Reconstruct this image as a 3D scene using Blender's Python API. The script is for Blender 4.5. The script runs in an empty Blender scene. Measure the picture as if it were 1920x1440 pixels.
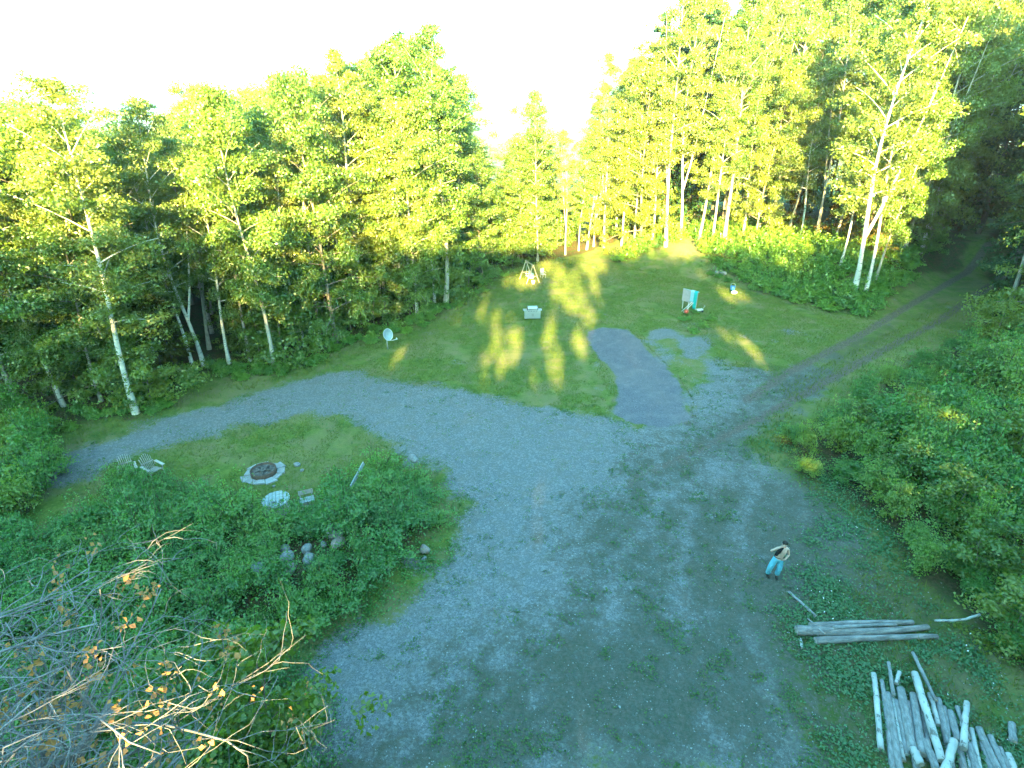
import bpy, math, random
import numpy as np
from mathutils import Vector, Matrix, Euler

# ------------------------------------------------------------------ camera, light, exposure
SC = bpy.context.scene
COL = SC.collection
FPX, PITCH, HCAM = 1110.0, math.radians(25.9), 18.5          # focal length in photo pixels (1920 wide)
SUN_EL, SUN_AZ_OFF = math.radians(15.0), math.radians(3.4)   # low sun behind the camera
EXPOSURE = 4.4
SKY_TINT = (0.50, 1.04, 0.94, 1)

cam_d = bpy.data.cameras.new('camera')
cam = bpy.data.objects.new('camera', cam_d)
COL.objects.link(cam)
cam.location = (0, 0, HCAM)
cam.rotation_euler = (math.pi / 2 - PITCH, 0, 0)
cam_d.sensor_width = 36.0
cam_d.lens = 36.0 * FPX / 1920.0
cam_d.clip_start = 0.1
cam_d.clip_end = 12000
SC.camera = cam

LDIR = np.array([math.sin(SUN_AZ_OFF) * math.cos(SUN_EL), math.cos(SUN_AZ_OFF) * math.cos(SUN_EL), -math.sin(SUN_EL)])  # way the light travels
W = bpy.data.worlds.new('World')
SC.world = W
W.use_nodes = True
wn = W.node_tree
for n in list(wn.nodes): wn.nodes.remove(n)
sky = wn.nodes.new('ShaderNodeTexSky')
sky.sky_type = 'NISHITA'
sky.sun_disc = False
sky.sun_elevation = SUN_EL
sky.sun_rotation = math.atan2(-LDIR[0], -LDIR[1])
sky.altitude = 300
sky.air_density = 1.0
sky.dust_density = 1.6
sky.ozone_density = 1.0
bg = wn.nodes.new('ShaderNodeBackground')
bg.inputs['Strength'].default_value = 0.088
wo = wn.nodes.new('ShaderNodeOutputWorld')
tint = wn.nodes.new('ShaderNodeMixRGB')       # the camera's cool white balance on the open sky
tint.blend_type = 'MULTIPLY'; tint.inputs[0].default_value = 1.0; tint.inputs[2].default_value = SKY_TINT
wn.links.new(sky.outputs[0], tint.inputs[1])
wn.links.new(tint.outputs[0], bg.inputs[0])
wn.links.new(bg.outputs[0], wo.inputs[0])

sun_d = bpy.data.lights.new('sun', 'SUN')
sun_d.energy = 4.9
sun_d.angle = math.radians(0.75)
sun_d.color = (1.0, 0.71, 0.25)
sun = bpy.data.objects.new('sun', sun_d)
COL.objects.link(sun)
sun.location = (0, -40, 60)
sun.rotation_euler = Vector(LDIR).to_track_quat('-Z', 'Y').to_euler()

SC.view_settings.view_transform = 'Standard'
SC.view_settings.look = 'None'
SC.view_settings.exposure = EXPOSURE
SC.view_settings.gamma = 1.0
SC.view_settings.use_curve_mapping = False
SC.render.engine = 'CYCLES'
cy = SC.cycles
cy.max_bounces = 7
cy.diffuse_bounces = 5
cy.glossy_bounces = 1
cy.transmission_bounces = 5
cy.volume_bounces = 0
cy.transparent_max_bounces = 4
cy.use_denoising = True
cy.use_adaptive_sampling = True
cy.adaptive_threshold = 0.02
cy.caustics_reflective = False
cy.caustics_refractive = False

# ------------------------------------------------------------------ numbers: noise, terrain, photo pixel -> place on the ground
RNG = np.random.default_rng(7)
random.seed(7)

def vnoise(x, y, s=1.0, seed=0):
    x = np.asarray(x, float) / s; y = np.asarray(y, float) / s
    xi = np.floor(x).astype(np.int64); yi = np.floor(y).astype(np.int64)
    fx = x - xi; fy = y - yi
    fx = fx * fx * (3 - 2 * fx); fy = fy * fy * (3 - 2 * fy)
    def h(a, b):
        n = (a * 374761393 + b * 668265263 + seed * 982451653) & 0x7fffffff
        n = ((n ^ (n >> 13)) * 1274126177) & 0x7fffffff
        n = n ^ (n >> 16)
        return (n & 0xffff) / 65535.0
    return (h(xi, yi) * (1 - fx) + h(xi + 1, yi) * fx) * (1 - fy) + (h(xi, yi + 1) * (1 - fx) + h(xi + 1, yi + 1) * fx) * fy

def fbm(x, y, s, seed=0, o=3):
    v = 0; a = 0.5; t = 0
    for k in range(o):
        v = v + a * vnoise(x, y, s / 2 ** k, seed + k * 17); t += a; a *= 0.55
    return v / t

def sstep(a, b, x):
    t = np.clip((np.asarray(x, float) - a) / (b - a), 0, 1)
    return t * t * (3 - 2 * t)

def sdpoly(x, y, poly):
    """signed distance, positive inside"""
    x = np.asarray(x, float); y = np.asarray(y, float)
    d = np.full(x.shape, 1e9); ins = np.zeros(x.shape, bool)
    n = len(poly)
    for i in range(n):
        ax, ay = poly[i]; bx, by = poly[(i + 1) % n]
        ex, ey = bx - ax, by - ay
        t = np.clip(((x - ax) * ex + (y - ay) * ey) / (ex * ex + ey * ey + 1e-9), 0, 1)
        d = np.minimum(d, (x - ax - t * ex) ** 2 + (y - ay - t * ey) ** 2)
        c = ((ay > y) != (by > y)) & (x < (bx - ax) * (y - ay) / (by - ay + 1e-12) + ax)
        ins ^= c
    d = np.sqrt(d)
    return np.where(ins, d, -d)

def dline(x, y, pts):
    x = np.asarray(x, float); y = np.asarray(y, float)
    d = np.full(x.shape, 1e9)
    for (ax, ay), (bx, by) in zip(pts[:-1], pts[1:]):
        ex, ey = bx - ax, by - ay
        t = np.clip(((x - ax) * ex + (y - ay) * ey) / (ex * ex + ey * ey + 1e-9), 0, 1)
        d = np.minimum(d, np.hypot(x - ax - t * ex, y - ay - t * ey))
    return d

CP, SP = math.cos(PITCH), math.sin(PITCH)
def ray(px, py):
    a = (px - 960) / FPX; b = -(py - 720) / FPX
    return np.array([a, CP + b * SP, -SP + b * CP])
def flat(px, py):
    d = ray(px, py); t = HCAM / -d[2]
    return (d[0] * t, d[1] * t)
def flats(pts): return [flat(*p) for p in pts]

TRACK = flats([(1835, 522), (1720, 590), (1560, 680), (1420, 770), (1300, 850)])
BANK_A, BANK_B = np.array(flat(1130, 488)), np.array(flat(1600, 583))
_bd = (BANK_B - BANK_A) / np.linalg.norm(BANK_B - BANK_A)
_bn = np.array([-_bd[1], _bd[0]])
MOUND = flats([(230, 960), (420, 950), (560, 985), (690, 925), (800, 950), (830, 1010), (760, 1090), (600, 1180), (420, 1210), (260, 1130)])
_mc = np.mean(np.array(MOUND), axis=0)

def height(x, y):
    x = np.asarray(x, float); y = np.asarray(y, float)
    h = 0.10 * (fbm(x, y, 9.0, 3) - 0.5) + 0.25 * (fbm(x, y, 30.0, 5) - 0.5)
    h = h + 1.0 * sstep(-1.0, 3.2, sdpoly(x, y, MOUND))
    d = (x - BANK_A[0]) * _bn[0] + (y - BANK_A[1]) * _bn[1]
    d = d + 1.5 * (fbm(x, y, 7.0, 31) - 0.5)
    left = 1 - sstep(-2, 16, -((x - BANK_A[0]) * _bd[0] + (y - BANK_A[1]) * _bd[1]))
    bank = 2.6 * sstep(0.0, 9.0, d) * left * sstep(2.0, 8.0, dline(x, y, TRACK))
    h = h + bank
    r = np.hypot(x, y - 45)
    h = h - np.clip((r - 95) * 0.12, 0, 42) * sstep(95, 130, r)
    h = h - 0.06 * np.clip(1 - dline(x, y, TRACK) / 3.0, 0, 1)
    return h

def H1(x, y): return float(height(np.array([x]), np.array([y]))[0])
def G(px, py, dz=0.0):
    d = ray(px, py); h = 0.0
    for _ in range(14):
        t = (HCAM - h) / -d[2]
        hn = H1(d[0] * t, d[1] * t) + dz
        h = 0.5 * h + 0.5 * hn
    return Vector((d[0] * t, d[1] * t, H1(d[0] * t, d[1] * t)))
def at_y(px, py, Y):
    d = ray(px, py); t = Y / d[1]
    return Vector((d[0] * t, Y, HCAM + d[2] * t))
def to_px(p):
    x, y, z = p[0], p[1], p[2] - HCAM
    dep = y * CP - z * SP; up = y * SP + z * CP
    return 960 + FPX * x / dep, 720 - FPX * up / dep, dep

# ------------------------------------------------------------------ materials
def new_mat(name):
    m = bpy.data.materials.new(name); m.use_nodes = True
    t = m.node_tree
    for n in list(t.nodes): t.nodes.remove(n)
    return m, t, t.nodes.new('ShaderNodeOutputMaterial')
def nd(t, kind, ins=None, **kw):
    n = t.nodes.new(kind)
    for k, v in kw.items(): setattr(n, k, v)
    for k, v in (ins or {}).items():
        s = n.inputs[k]
        if hasattr(v, 'is_output') or isinstance(v, bpy.types.NodeSocket): t.links.new(v, s)
        else: s.default_value = v
    return n
def mixc(t, f, a, b):
    n = t.nodes.new('ShaderNodeMix'); n.data_type = 'RGBA'
    for i, v in ((0, f), (6, a), (7, b)):
        if isinstance(v, bpy.types.NodeSocket): t.links.new(v, n.inputs[i])
        elif i == 0: n.inputs[i].default_value = v
        else: n.inputs[i].default_value = (*v, 1)
    return n.outputs[2]
def math_(t, op, a, b=0.0, c=0.0, clamp=False):
    n = t.nodes.new('ShaderNodeMath'); n.operation = op; n.use_clamp = clamp
    for i, v in enumerate((a, b, c)):
        if isinstance(v, bpy.types.NodeSocket): t.links.new(v, n.inputs[i])
        else: n.inputs[i].default_value = v
    return n.outputs[0]
def noise(t, vec, scale, detail=3.0, rough=0.55):
    n = nd(t, 'ShaderNodeTexNoise', {'Vector': vec, 'Scale': scale, 'Detail': detail, 'Roughness': rough})
    return n.outputs[0]
def maprange(t, v, a, b, c=0.0, d=1.0, smooth=True):
    n = nd(t, 'ShaderNodeMapRange', {0: v, 1: a, 2: b, 3: c, 4: d})
    if smooth: n.interpolation_type = 'SMOOTHSTEP'
    return n.outputs[0]

def leaf_mat(name, dark, light, warm, transl=0.42, gloss=0.05):
    m, t, o = new_mat(name)
    rnd = nd(t, 'ShaderNodeAttribute', attribute_name='rnd').outputs['Fac']
    oi = nd(t, 'ShaderNodeObjectInfo').outputs['Random']
    c = mixc(t, rnd, dark, light)
    c = mixc(t, math_(t, 'MULTIPLY', maprange(t, oi, 0.35, 1.0), 0.65), c, warm)
    c = mixc(t, math_(t, 'MULTIPLY', maprange(t, oi, 0.40, 0.0), 0.45), c, tuple(v * 0.62 for v in light))
    d = nd(t, 'ShaderNodeBsdfDiffuse', {'Color': c})
    tc = nd(t, 'ShaderNodeMixRGB', {0: 1.0, 1: c, 2: (1.15, 1.25, 0.45, 1)}, blend_type='MULTIPLY').outputs[0]
    tr = nd(t, 'ShaderNodeBsdfTranslucent', {'Color': tc})
    mx = nd(t, 'ShaderNodeMixShader', {0: transl, 1: d.outputs[0], 2: tr.outputs[0]})
    g = nd(t, 'ShaderNodeBsdfGlossy', {'Roughness': 0.45, 'Color': (1, 1, 1, 1)})
    fin = nd(t, 'ShaderNodeMixShader', {0: gloss, 1: mx.outputs[0], 2: g.outputs[0]})
    t.links.new(fin.outputs[0], o.inputs[0])
    return m
M = {}
M['maple'] = leaf_mat('maple leaves', (0.058, 0.140, 0.014), (0.145, 0.25, 0.025), (0.21, 0.25, 0.024), 0.5)
M['birchleaf'] = leaf_mat('birch leaves', (0.085, 0.160, 0.022), (0.175, 0.25, 0.036), (0.22, 0.25, 0.036), 0.5)
M['ashleaf'] = leaf_mat('ash leaves', (0.052, 0.135, 0.016), (0.130, 0.235, 0.028), (0.18, 0.23, 0.024), 0.5)
M['needles'] = leaf_mat('conifer needles', (0.014, 0.055, 0.02), (0.035, 0.10, 0.034), (0.05, 0.09, 0.02), 0.12, 0.03)
M['shrubleaf'] = leaf_mat('shrub leaves', (0.034, 0.16, 0.024), (0.098, 0.285, 0.042), (0.15, 0.30, 0.034), 0.5)
M['thicketleaf'] = leaf_mat('thicket leaves', (0.046, 0.165, 0.020), (0.115, 0.295, 0.032), (0.25, 0.33, 0.02), 0.5)
M['fern'] = leaf_mat('fern fronds', (0.065, 0.20, 0.020), (0.14, 0.31, 0.030), (0.19, 0.31, 0.028), 0.45)
M['brownneedle'] = leaf_mat('dead needles', (0.06, 0.055, 0.015), (0.13, 0.095, 0.025), (0.09, 0.10, 0.02), 0.15, 0.0)
M['deadleaf'] = leaf_mat('dead leaves', (0.34, 0.15, 0.08), (0.56, 0.26, 0.10), (0.46, 0.26, 0.12), 0.3, 0.0)
M['grass'] = leaf_mat('grass blades', (0.060, 0.115, 0.016), (0.14, 0.185, 0.036), (0.16, 0.175, 0.05), 0.3, 0.0)
M['weed'] = leaf_mat('weed leaves', (0.035, 0.11, 0.022), (0.085, 0.18, 0.04), (0.09, 0.16, 0.03), 0.25, 0.03)
M['clover'] = leaf_mat('creeper leaves', (0.022, 0.10, 0.028), (0.06, 0.18, 0.055), (0.05, 0.15, 0.035), 0.2, 0.05)

def surf(name, col, rough=0.7, var=0.25, scale=8.0, col2=None, metal=0.0, bump=0.0, stretch=(1, 1, 1), spec=0.3):
    m, t, o = new_mat(name)
    tc = nd(t, 'ShaderNodeTexCoord').outputs['Object']
    mp = nd(t, 'ShaderNodeMapping', {'Vector': tc, 'Scale': stretch}).outputs[0]
    n1 = noise(t, mp, scale, 4.0, 0.6)
    n2 = noise(t, mp, scale * 6.3, 2.0)
    f = math_(t, 'ADD', math_(t, 'MULTIPLY', n1, 0.7), math_(t, 'MULTIPLY', n2, 0.3))
    a = col2 or tuple(c * (1 - var) for c in col)
    c = mixc(t, maprange(t, f, 0.33, 0.67), a, col)
    p = nd(t, 'ShaderNodeBsdfPrincipled', {'Base Color': c, 'Roughness': rough, 'Metallic': metal, 'Specular IOR Level': spec})
    if bump:
        b = nd(t, 'ShaderNodeBump', {'Height': f, 'Strength': bump, 'Distance': 0.02})
        t.links.new(b.outputs[0], p.inputs['Normal'])
    t.links.new(p.outputs[0], o.inputs[0])
    return m
def birch_bark(name, white, zaxis=2):
    m, t, o = new_mat(name)
    tc = nd(t, 'ShaderNodeTexCoord').outputs['Object']
    sc = [1.6, 1.6, 1.6]; sc[zaxis] = 6.0
    mp = nd(t, 'ShaderNodeMapping', {'Vector': tc, 'Scale': tuple(sc)}).outputs[0]
    n1 = noise(t, mp, 2.2, 4.0, 0.65); n2 = noise(t, tc, 1.1, 3.0)
    f = maprange(t, n1, 0.54, 0.63)
    c = mixc(t, maprange(t, n2, 0.35, 0.7), tuple(w * 0.72 for w in white), white)
    c = mixc(t, math_(t, 'MULTIPLY', f, 0.8), c, (0.09, 0.08, 0.07))
    p = nd(t, 'ShaderNodeBsdfPrincipled', {'Base Color': c, 'Roughness': 0.75, 'Specular IOR Level': 0.2})
    t.links.new(p.outputs[0], o.inputs[0])
    return m
M['birchbark'] = birch_bark('birch bark', (0.62, 0.60, 0.54))
M['birchlog'] = birch_bark('birch log bark', (0.46, 0.47, 0.46))
M['bark'] = surf('grey brown bark', (0.26, 0.225, 0.18), 0.9, 0.55, 3.0, stretch=(3, 3, 0.8), bump=0.5, spec=0.1)
M['palebark'] = surf('pale grey bark', (0.42, 0.39, 0.33), 0.9, 0.5, 2.5, stretch=(3, 3, 0.9), bump=0.4, spec=0.1)
M['darkbark'] = surf('dark bark', (0.13, 0.11, 0.09), 0.9, 0.5, 3.0, stretch=(3, 3, 0.8), bump=0.5, spec=0.1)
M['deadwood'] = surf('weathered dead branch bark', (0.24, 0.225, 0.23), 0.9, 0.55, 5.0, bump=0.3, spec=0.1)
M['logbark'] = surf('grey log bark', (0.29, 0.295, 0.30), 0.9, 0.5, 4.0, stretch=(1, 3, 3), bump=0.5, spec=0.1)
M['oldlog'] = surf('old weathered log', (0.30, 0.285, 0.28), 0.9, 0.6, 3.0, stretch=(0.7, 4, 4), bump=0.6, spec=0.1)
M['cutwood'] = surf('sawn log end', (0.55, 0.40, 0.24), 0.85, 0.4, 9.0)
M['oldcut'] = surf('greyed log end', (0.42, 0.40, 0.36), 0.85, 0.4, 9.0)
M['stem'] = surf('green brown stems', (0.10, 0.09, 0.04), 0.9, 0.4, 6.0)
M['stone'] = surf('field stone', (0.25, 0.255, 0.26), 0.85, 0.5, 3.0, bump=0.5)
M['pinkstone'] = surf('pinkish field stone', (0.32, 0.27, 0.25), 0.85, 0.4, 3.0, bump=0.5)
M['flag'] = surf('flagstone', (0.31, 0.32, 0.33), 0.85, 0.35, 3.0, bump=0.3)
M['pebble'] = surf('gravel stones', (0.31, 0.32, 0.33), 0.85, 0.55, 2.0)
M['greywood'] = surf('weathered grey wood', (0.37, 0.34, 0.31), 0.85, 0.4, 3.0, stretch=(6, 1, 1), bump=0.3)
M['palewood'] = surf('pale new timber', (0.46, 0.37, 0.24), 0.8, 0.35, 3.0, stretch=(1, 1, 4))
M['blueplank'] = surf('faded grey blue planks', (0.36, 0.42, 0.43), 0.8, 0.45, 3.0, stretch=(1, 7, 1), bump=0.2)
M['armwood'] = surf('bleached armrest wood', (0.42, 0.40, 0.36), 0.8, 0.3, 3.0)
M['rust'] = surf('rusty steel ring', (0.16, 0.10, 0.07), 0.8, 0.5, 6.0, (0.07, 0.05, 0.045), 0.3)
M['ash'] = surf('ash and charcoal', (0.16, 0.145, 0.135), 0.95, 0.7, 7.0, (0.03, 0.028, 0.026))
M['dishgrey'] = surf('pale grey dish paint', (0.27, 0.33, 0.36), 0.5, 0.15, 5.0)
M['polegrey'] = surf('galvanised pole', (0.36, 0.38, 0.39), 0.5, 0.2, 6.0, metal=0.4)
M['steel'] = surf('brushed stainless steel', (0.33, 0.37, 0.39), 0.4, 0.12, 3.0, metal=0.35, stretch=(1, 1, 9))
M['black'] = surf('black plastic', (0.025, 0.025, 0.027), 0.5, 0.2, 5.0)
M['white'] = surf('white plastic', (0.55, 0.55, 0.54), 0.5, 0.08, 5.0)
M['blue'] = surf('blue plastic', (0.04, 0.20, 0.50), 0.45, 0.15, 5.0)
M['red'] = surf('red rubber', (0.55, 0.10, 0.06), 0.5, 0.15, 5.0)
M['teal'] = surf('teal cloth', (0.01, 0.36, 0.36), 0.9, 0.25, 9.0)
M['skycloth'] = surf('pale blue cloth', (0.26, 0.46, 0.56), 0.9, 0.2, 9.0)
M['board'] = surf('weathered grey board', (0.34, 0.30, 0.31), 0.85, 0.2, 4.0, bump=0.2)
M['denim'] = surf('pale blue denim', (0.12, 0.42, 0.55), 0.9, 0.25, 14.0)
M['skin'] = surf('skin', (0.56, 0.36, 0.29), 0.55, 0.12, 8.0)
M['hair'] = surf('dark hair', (0.025, 0.018, 0.015), 0.6, 0.3, 30.0)
M['blackcloth'] = surf('black cloth', (0.012, 0.013, 0.014), 0.95, 0.3, 14.0)
M['leather'] = surf('dark leather', (0.03, 0.025, 0.02), 0.6, 0.3, 14.0)
M['petal'] = surf('white petals', (0.70, 0.70, 0.66), 0.8, 0.1, 5.0)

def ground_mat():
    m, t, o = new_mat('ground: grass, gravel, dirt and leaf litter')
    pos = nd(t, 'ShaderNodeNewGeometry').outputs['Position']
    A = lambda n: nd(t, 'ShaderNodeAttribute', attribute_name=n).outputs['Fac']
    n_big = noise(t, pos, 0.22, 4.0, 0.6)
    n_mid = noise(t, pos, 1.3, 5.0, 0.65)
    n_fin = noise(t, pos, 7.0, 4.0, 0.7)
    n_gra = noise(t, pos, 26.0, 3.0, 0.7)
    vor = nd(t, 'ShaderNodeTexVoronoi', {'Vector': pos, 'Scale': 13.0})
    vc = nd(t, 'ShaderNodeSeparateColor', {0: vor.outputs['Color']}).outputs[0]
    # grass
    g = mixc(t, maprange(t, n_mid, 0.35, 0.65), (0.052, 0.098, 0.017), (0.112, 0.158, 0.034))
    g = mixc(t, maprange(t, n_fin, 0.40, 0.72), g, (0.135, 0.172, 0.04))
    g = mixc(t, math_(t, 'MULTIPLY', maprange(t, n_big, 0.46, 0.62), 0.65), g, (0.18, 0.165, 0.075))
    g = mixc(t, math_(t, 'MULTIPLY', maprange(t, n_gra, 0.45, 0.75), 0.45), g, (0.025, 0.065, 0.012))
    n_pat = noise(t, pos, 0.75, 4.0, 0.6)
    g = mixc(t, math_(t, 'MULTIPLY', maprange(t, n_pat, 0.46, 0.66), 0.7), g, (0.165, 0.145, 0.075))
    # gravel
    gr = mixc(t, maprange(t, n_gra, 0.3, 0.7), (0.084, 0.090, 0.095), (0.180, 0.190, 0.202))
    gr = mixc(t, math_(t, 'MULTIPLY', maprange(t, vc, 0.5, 1.0), 0.5), gr, (0.26, 0.27, 0.28))
    gr = mixc(t, math_(t, 'MULTIPLY', maprange(t, n_mid, 0.42, 0.68), 0.45), gr, (0.135, 0.128, 0.104))
    # dark crushed stone
    sl = mixc(t, maprange(t, n_gra, 0.3, 0.7), (0.075, 0.078, 0.095), (0.165, 0.168, 0.195))
    sl = mixc(t, math_(t, 'MULTIPLY', maprange(t, n_fin, 0.42, 0.68), 0.55), sl, (0.075, 0.078, 0.095))
    sl = mixc(t, math_(t, 'MULTIPLY', maprange(t, n_mid, 0.45, 0.7), 0.4), sl, (0.21, 0.20, 0.21))
    sl = mixc(t, math_(t, 'MULTIPLY', maprange(t, n_big, 0.4, 0.65), 0.35), sl, (0.19, 0.16, 0.155))
    # dirt, litter
    di = mixc(t, maprange(t, n_fin, 0.3, 0.7), (0.065, 0.052, 0.045), (0.155, 0.125, 0.105))
    li = mixc(t, maprange(t, n_fin, 0.35, 0.65), (0.035, 0.030, 0.014), (0.105, 0.075, 0.038))
    li = mixc(t, maprange(t, n_mid, 0.45, 0.65), li, (0.04, 0.075, 0.015))
    brk = math_(t, 'ADD', math_(t, 'MULTIPLY', math_(t, 'SUBTRACT', n_mid, 0.5), 1.1), math_(t, 'MULTIPLY', math_(t, 'SUBTRACT', n_fin, 0.5), 1.3))
    def msk(name, gain=1.0, soft=0.16):
        a = A(name)
        v = math_(t, 'ADD', a, math_(t, 'MULTIPLY', brk, gain))
        return maprange(t, v, 0.5 - soft, 0.5 + soft)
    c = mixc(t, msk('litter', 0.5), g, li)
    c = mixc(t, msk('gravel', 0.75), c, gr)
    c = mixc(t, math_(t, 'MULTIPLY', msk('worn_shade', 1.0, 0.3), 0.72), c, mixc(t, maprange(t, n_fin, 0.35, 0.68), (0.026, 0.047, 0.020), (0.082, 0.074, 0.052)))
    c = mixc(t, msk('slate', 0.55), c, sl)
    c = mixc(t, math_(t, 'MULTIPLY', msk('dirt', 0.6, 0.22), 0.9), c, di)
    p = nd(t, 'ShaderNodeBsdfPrincipled', {'Base Color': c, 'Roughness': 0.95, 'Specular IOR Level': 0.1})
    hgt = math_(t, 'ADD', math_(t, 'MULTIPLY', n_fin, 1.0), math_(t, 'MULTIPLY', n_gra, 0.5))
    b = nd(t, 'ShaderNodeBump', {'Height': hgt, 'Strength': 0.7, 'Distance': 0.06})
    t.links.new(b.outputs[0], p.inputs['Normal'])
    t.links.new(p.outputs[0], o.inputs[0])
    return m
M['ground'] = ground_mat()

# ------------------------------------------------------------------ mesh helpers
def mesh_np(name, V, Q, mat=None, attrs=None, smooth=False, nside=4):
    me = bpy.data.meshes.new(name)
    V = np.ascontiguousarray(V, np.float32); Q = np.ascontiguousarray(Q, np.int32)
    me.vertices.add(len(V)); me.vertices.foreach_set('co', V.ravel())
    me.loops.add(Q.size); me.loops.foreach_set('vertex_index', Q.ravel())
    me.polygons.add(len(Q))
    me.polygons.foreach_set('loop_start', np.arange(0, Q.size, nside, dtype=np.int32))
    if smooth: me.polygons.foreach_set('use_smooth', np.ones(len(Q), bool))
    for k, v in (attrs or {}).items():
        a = me.attributes.new(k, 'FLOAT', 'POINT'); a.data.foreach_set('value', np.ascontiguousarray(v, np.float32))
    if mat: me.materials.append(mat)
    me.update(calc_edges=True)
    me.validate()
    return me
def link(name, me, parent=None):
    o = bpy.data.objects.new(name, me); COL.objects.link(o)
    if parent is not None: o.parent = parent
    return o
def tag(o, label=None, cat=None, group=None, kind=None):
    if label: o['label'] = label
    if cat: o['category'] = cat
    if group: o['group'] = group
    if kind: o['kind'] = kind
    return o
def empty(name, loc, rot=(0, 0, 0)):
    o = bpy.data.objects.new(name, None); COL.objects.link(o)
    o.empty_display_size = 0.2
    o.location = loc; o.rotation_euler = rot
    return o
def copy_tree(o, parent=None):
    c = o.copy(); COL.objects.link(c)
    if parent is not None: c.parent = parent
    for ch in list(o.children): copy_tree(ch, c)
    return c

class Geo:
    def __init__(s): s.v = []; s.f = []
    def add(s, vs, fs):
        n = len(s.v); s.v += [tuple(p) for p in vs]; s.f += [tuple(i + n for i in f) for f in fs]
    def box(s, c, d, R=None):
        c = Vector(c); hx, hy, hz = d[0] / 2, d[1] / 2, d[2] / 2
        vs = [Vector((x, y, z)) for z in (-hz, hz) for x, y in ((-hx, -hy), (hx, -hy), (hx, hy), (-hx, hy))]
        if R is not None: vs = [R @ v for v in vs]
        s.add([v + c for v in vs], [(3, 2, 1, 0), (4, 5, 6, 7), (0, 1, 5, 4), (1, 2, 6, 5), (2, 3, 7, 6), (3, 0, 4, 7)])
        return s
    def bar(s, a, b, w, h):
        a = Vector(a); b = Vector(b); d = b - a
        q = d.to_track_quat('Z', 'Y').to_matrix()
        return s.box((a + b) / 2, (w, h, d.length), q)
    def tube(s, pts, rad, n=8, cap=True):
        pts = [Vector(p) for p in pts]
        rad = [rad] * len(pts) if not isinstance(rad, (list, tuple)) else rad
        base = len(s.v)
        t0 = (pts[1] - pts[0]).normalized()
        u = t0.orthogonal().normalized()
        for i, p in enumerate(pts):
            tt = (pts[min(i + 1, len(pts) - 1)] - pts[max(i - 1, 0)]).normalized()
            u = (u - tt * u.dot(tt)).normalized(); w = tt.cross(u)
            for k in range(n):
                a = 2 * math.pi * k / n
                s.v.append(tuple(p + (u * math.cos(a) + w * math.sin(a)) * rad[i]))
        for i in range(len(pts) - 1):
            for k in range(n):
                a = base + i * n + k; b = base + i * n + (k + 1) % n
                s.f.append((a, b, b + n, a + n))
        if cap:
            s.f.append(tuple(base + k for k in reversed(range(n))))
            e = base + (len(pts) - 1) * n
            s.f.append(tuple(e + k for k in range(n)))
        return s
    def disc(s, c, r, h, n=20, R=None):
        c = Vector(c); vs = []
        for z in (-h / 2, h / 2):
            for k in range(n):
                a = 2 * math.pi * k / n; v = Vector((r * math.cos(a), r * math.sin(a), z))
                vs.append(c + (R @ v if R is not None else v))
        fs = [tuple(reversed(range(n))), tuple(range(n, 2 * n))] + [(k, (k + 1) % n, n + (k + 1) % n, n + k) for k in range(n)]
        s.add(vs, fs); return s
    def ball(s, c, r, seg=12, rings=8):
        c = Vector(c); r = Vector((r, r, r)) if not isinstance(r, (tuple, list, Vector)) else Vector(r)
        vs = [(c.x, c.y, c.z - r.z)]
        for i in range(1, rings):
            th = -math.pi / 2 + math.pi * i / rings
            for k in range(seg):
                a = 2 * math.pi * k / seg
                vs.append((c.x + r.x * math.cos(th) * math.cos(a), c.y + r.y * math.cos(th) * math.sin(a), c.z + r.z * math.sin(th)))
        vs.append((c.x, c.y, c.z + r.z)); N = len(vs) - 1
        fs = [(0, 1 + (k + 1) % seg, 1 + k) for k in range(seg)]
        for i in range(rings - 2):
            for k in range(seg):
                a = 1 + i * seg + k; b = 1 + i * seg + (k + 1) % seg
                fs.append((a, b, b + seg, a + seg))
        l = 1 + (rings - 2) * seg
        fs += [(l + k, l + (k + 1) % seg, N) for k in range(seg)]
        s.add(vs, fs); return s
    def mesh(s, name, mat, smooth=False):
        me = bpy.data.meshes.new(name); me.from_pydata(s.v, [], s.f); me.materials.append(mat)
        if smooth: me.polygons.foreach_set('use_smooth', [True] * len(me.polygons))
        me.update(); return me
    def build(s, name, mat, parent=None, smooth=False, bevel=0.0):
        o = link(name, s.mesh(name, mat, smooth), parent)
        if bevel:
            b = o.modifiers.new('bevel', 'BEVEL'); b.width = bevel; b.segments = 2; b.limit_method = 'ANGLE'
        return o

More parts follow.
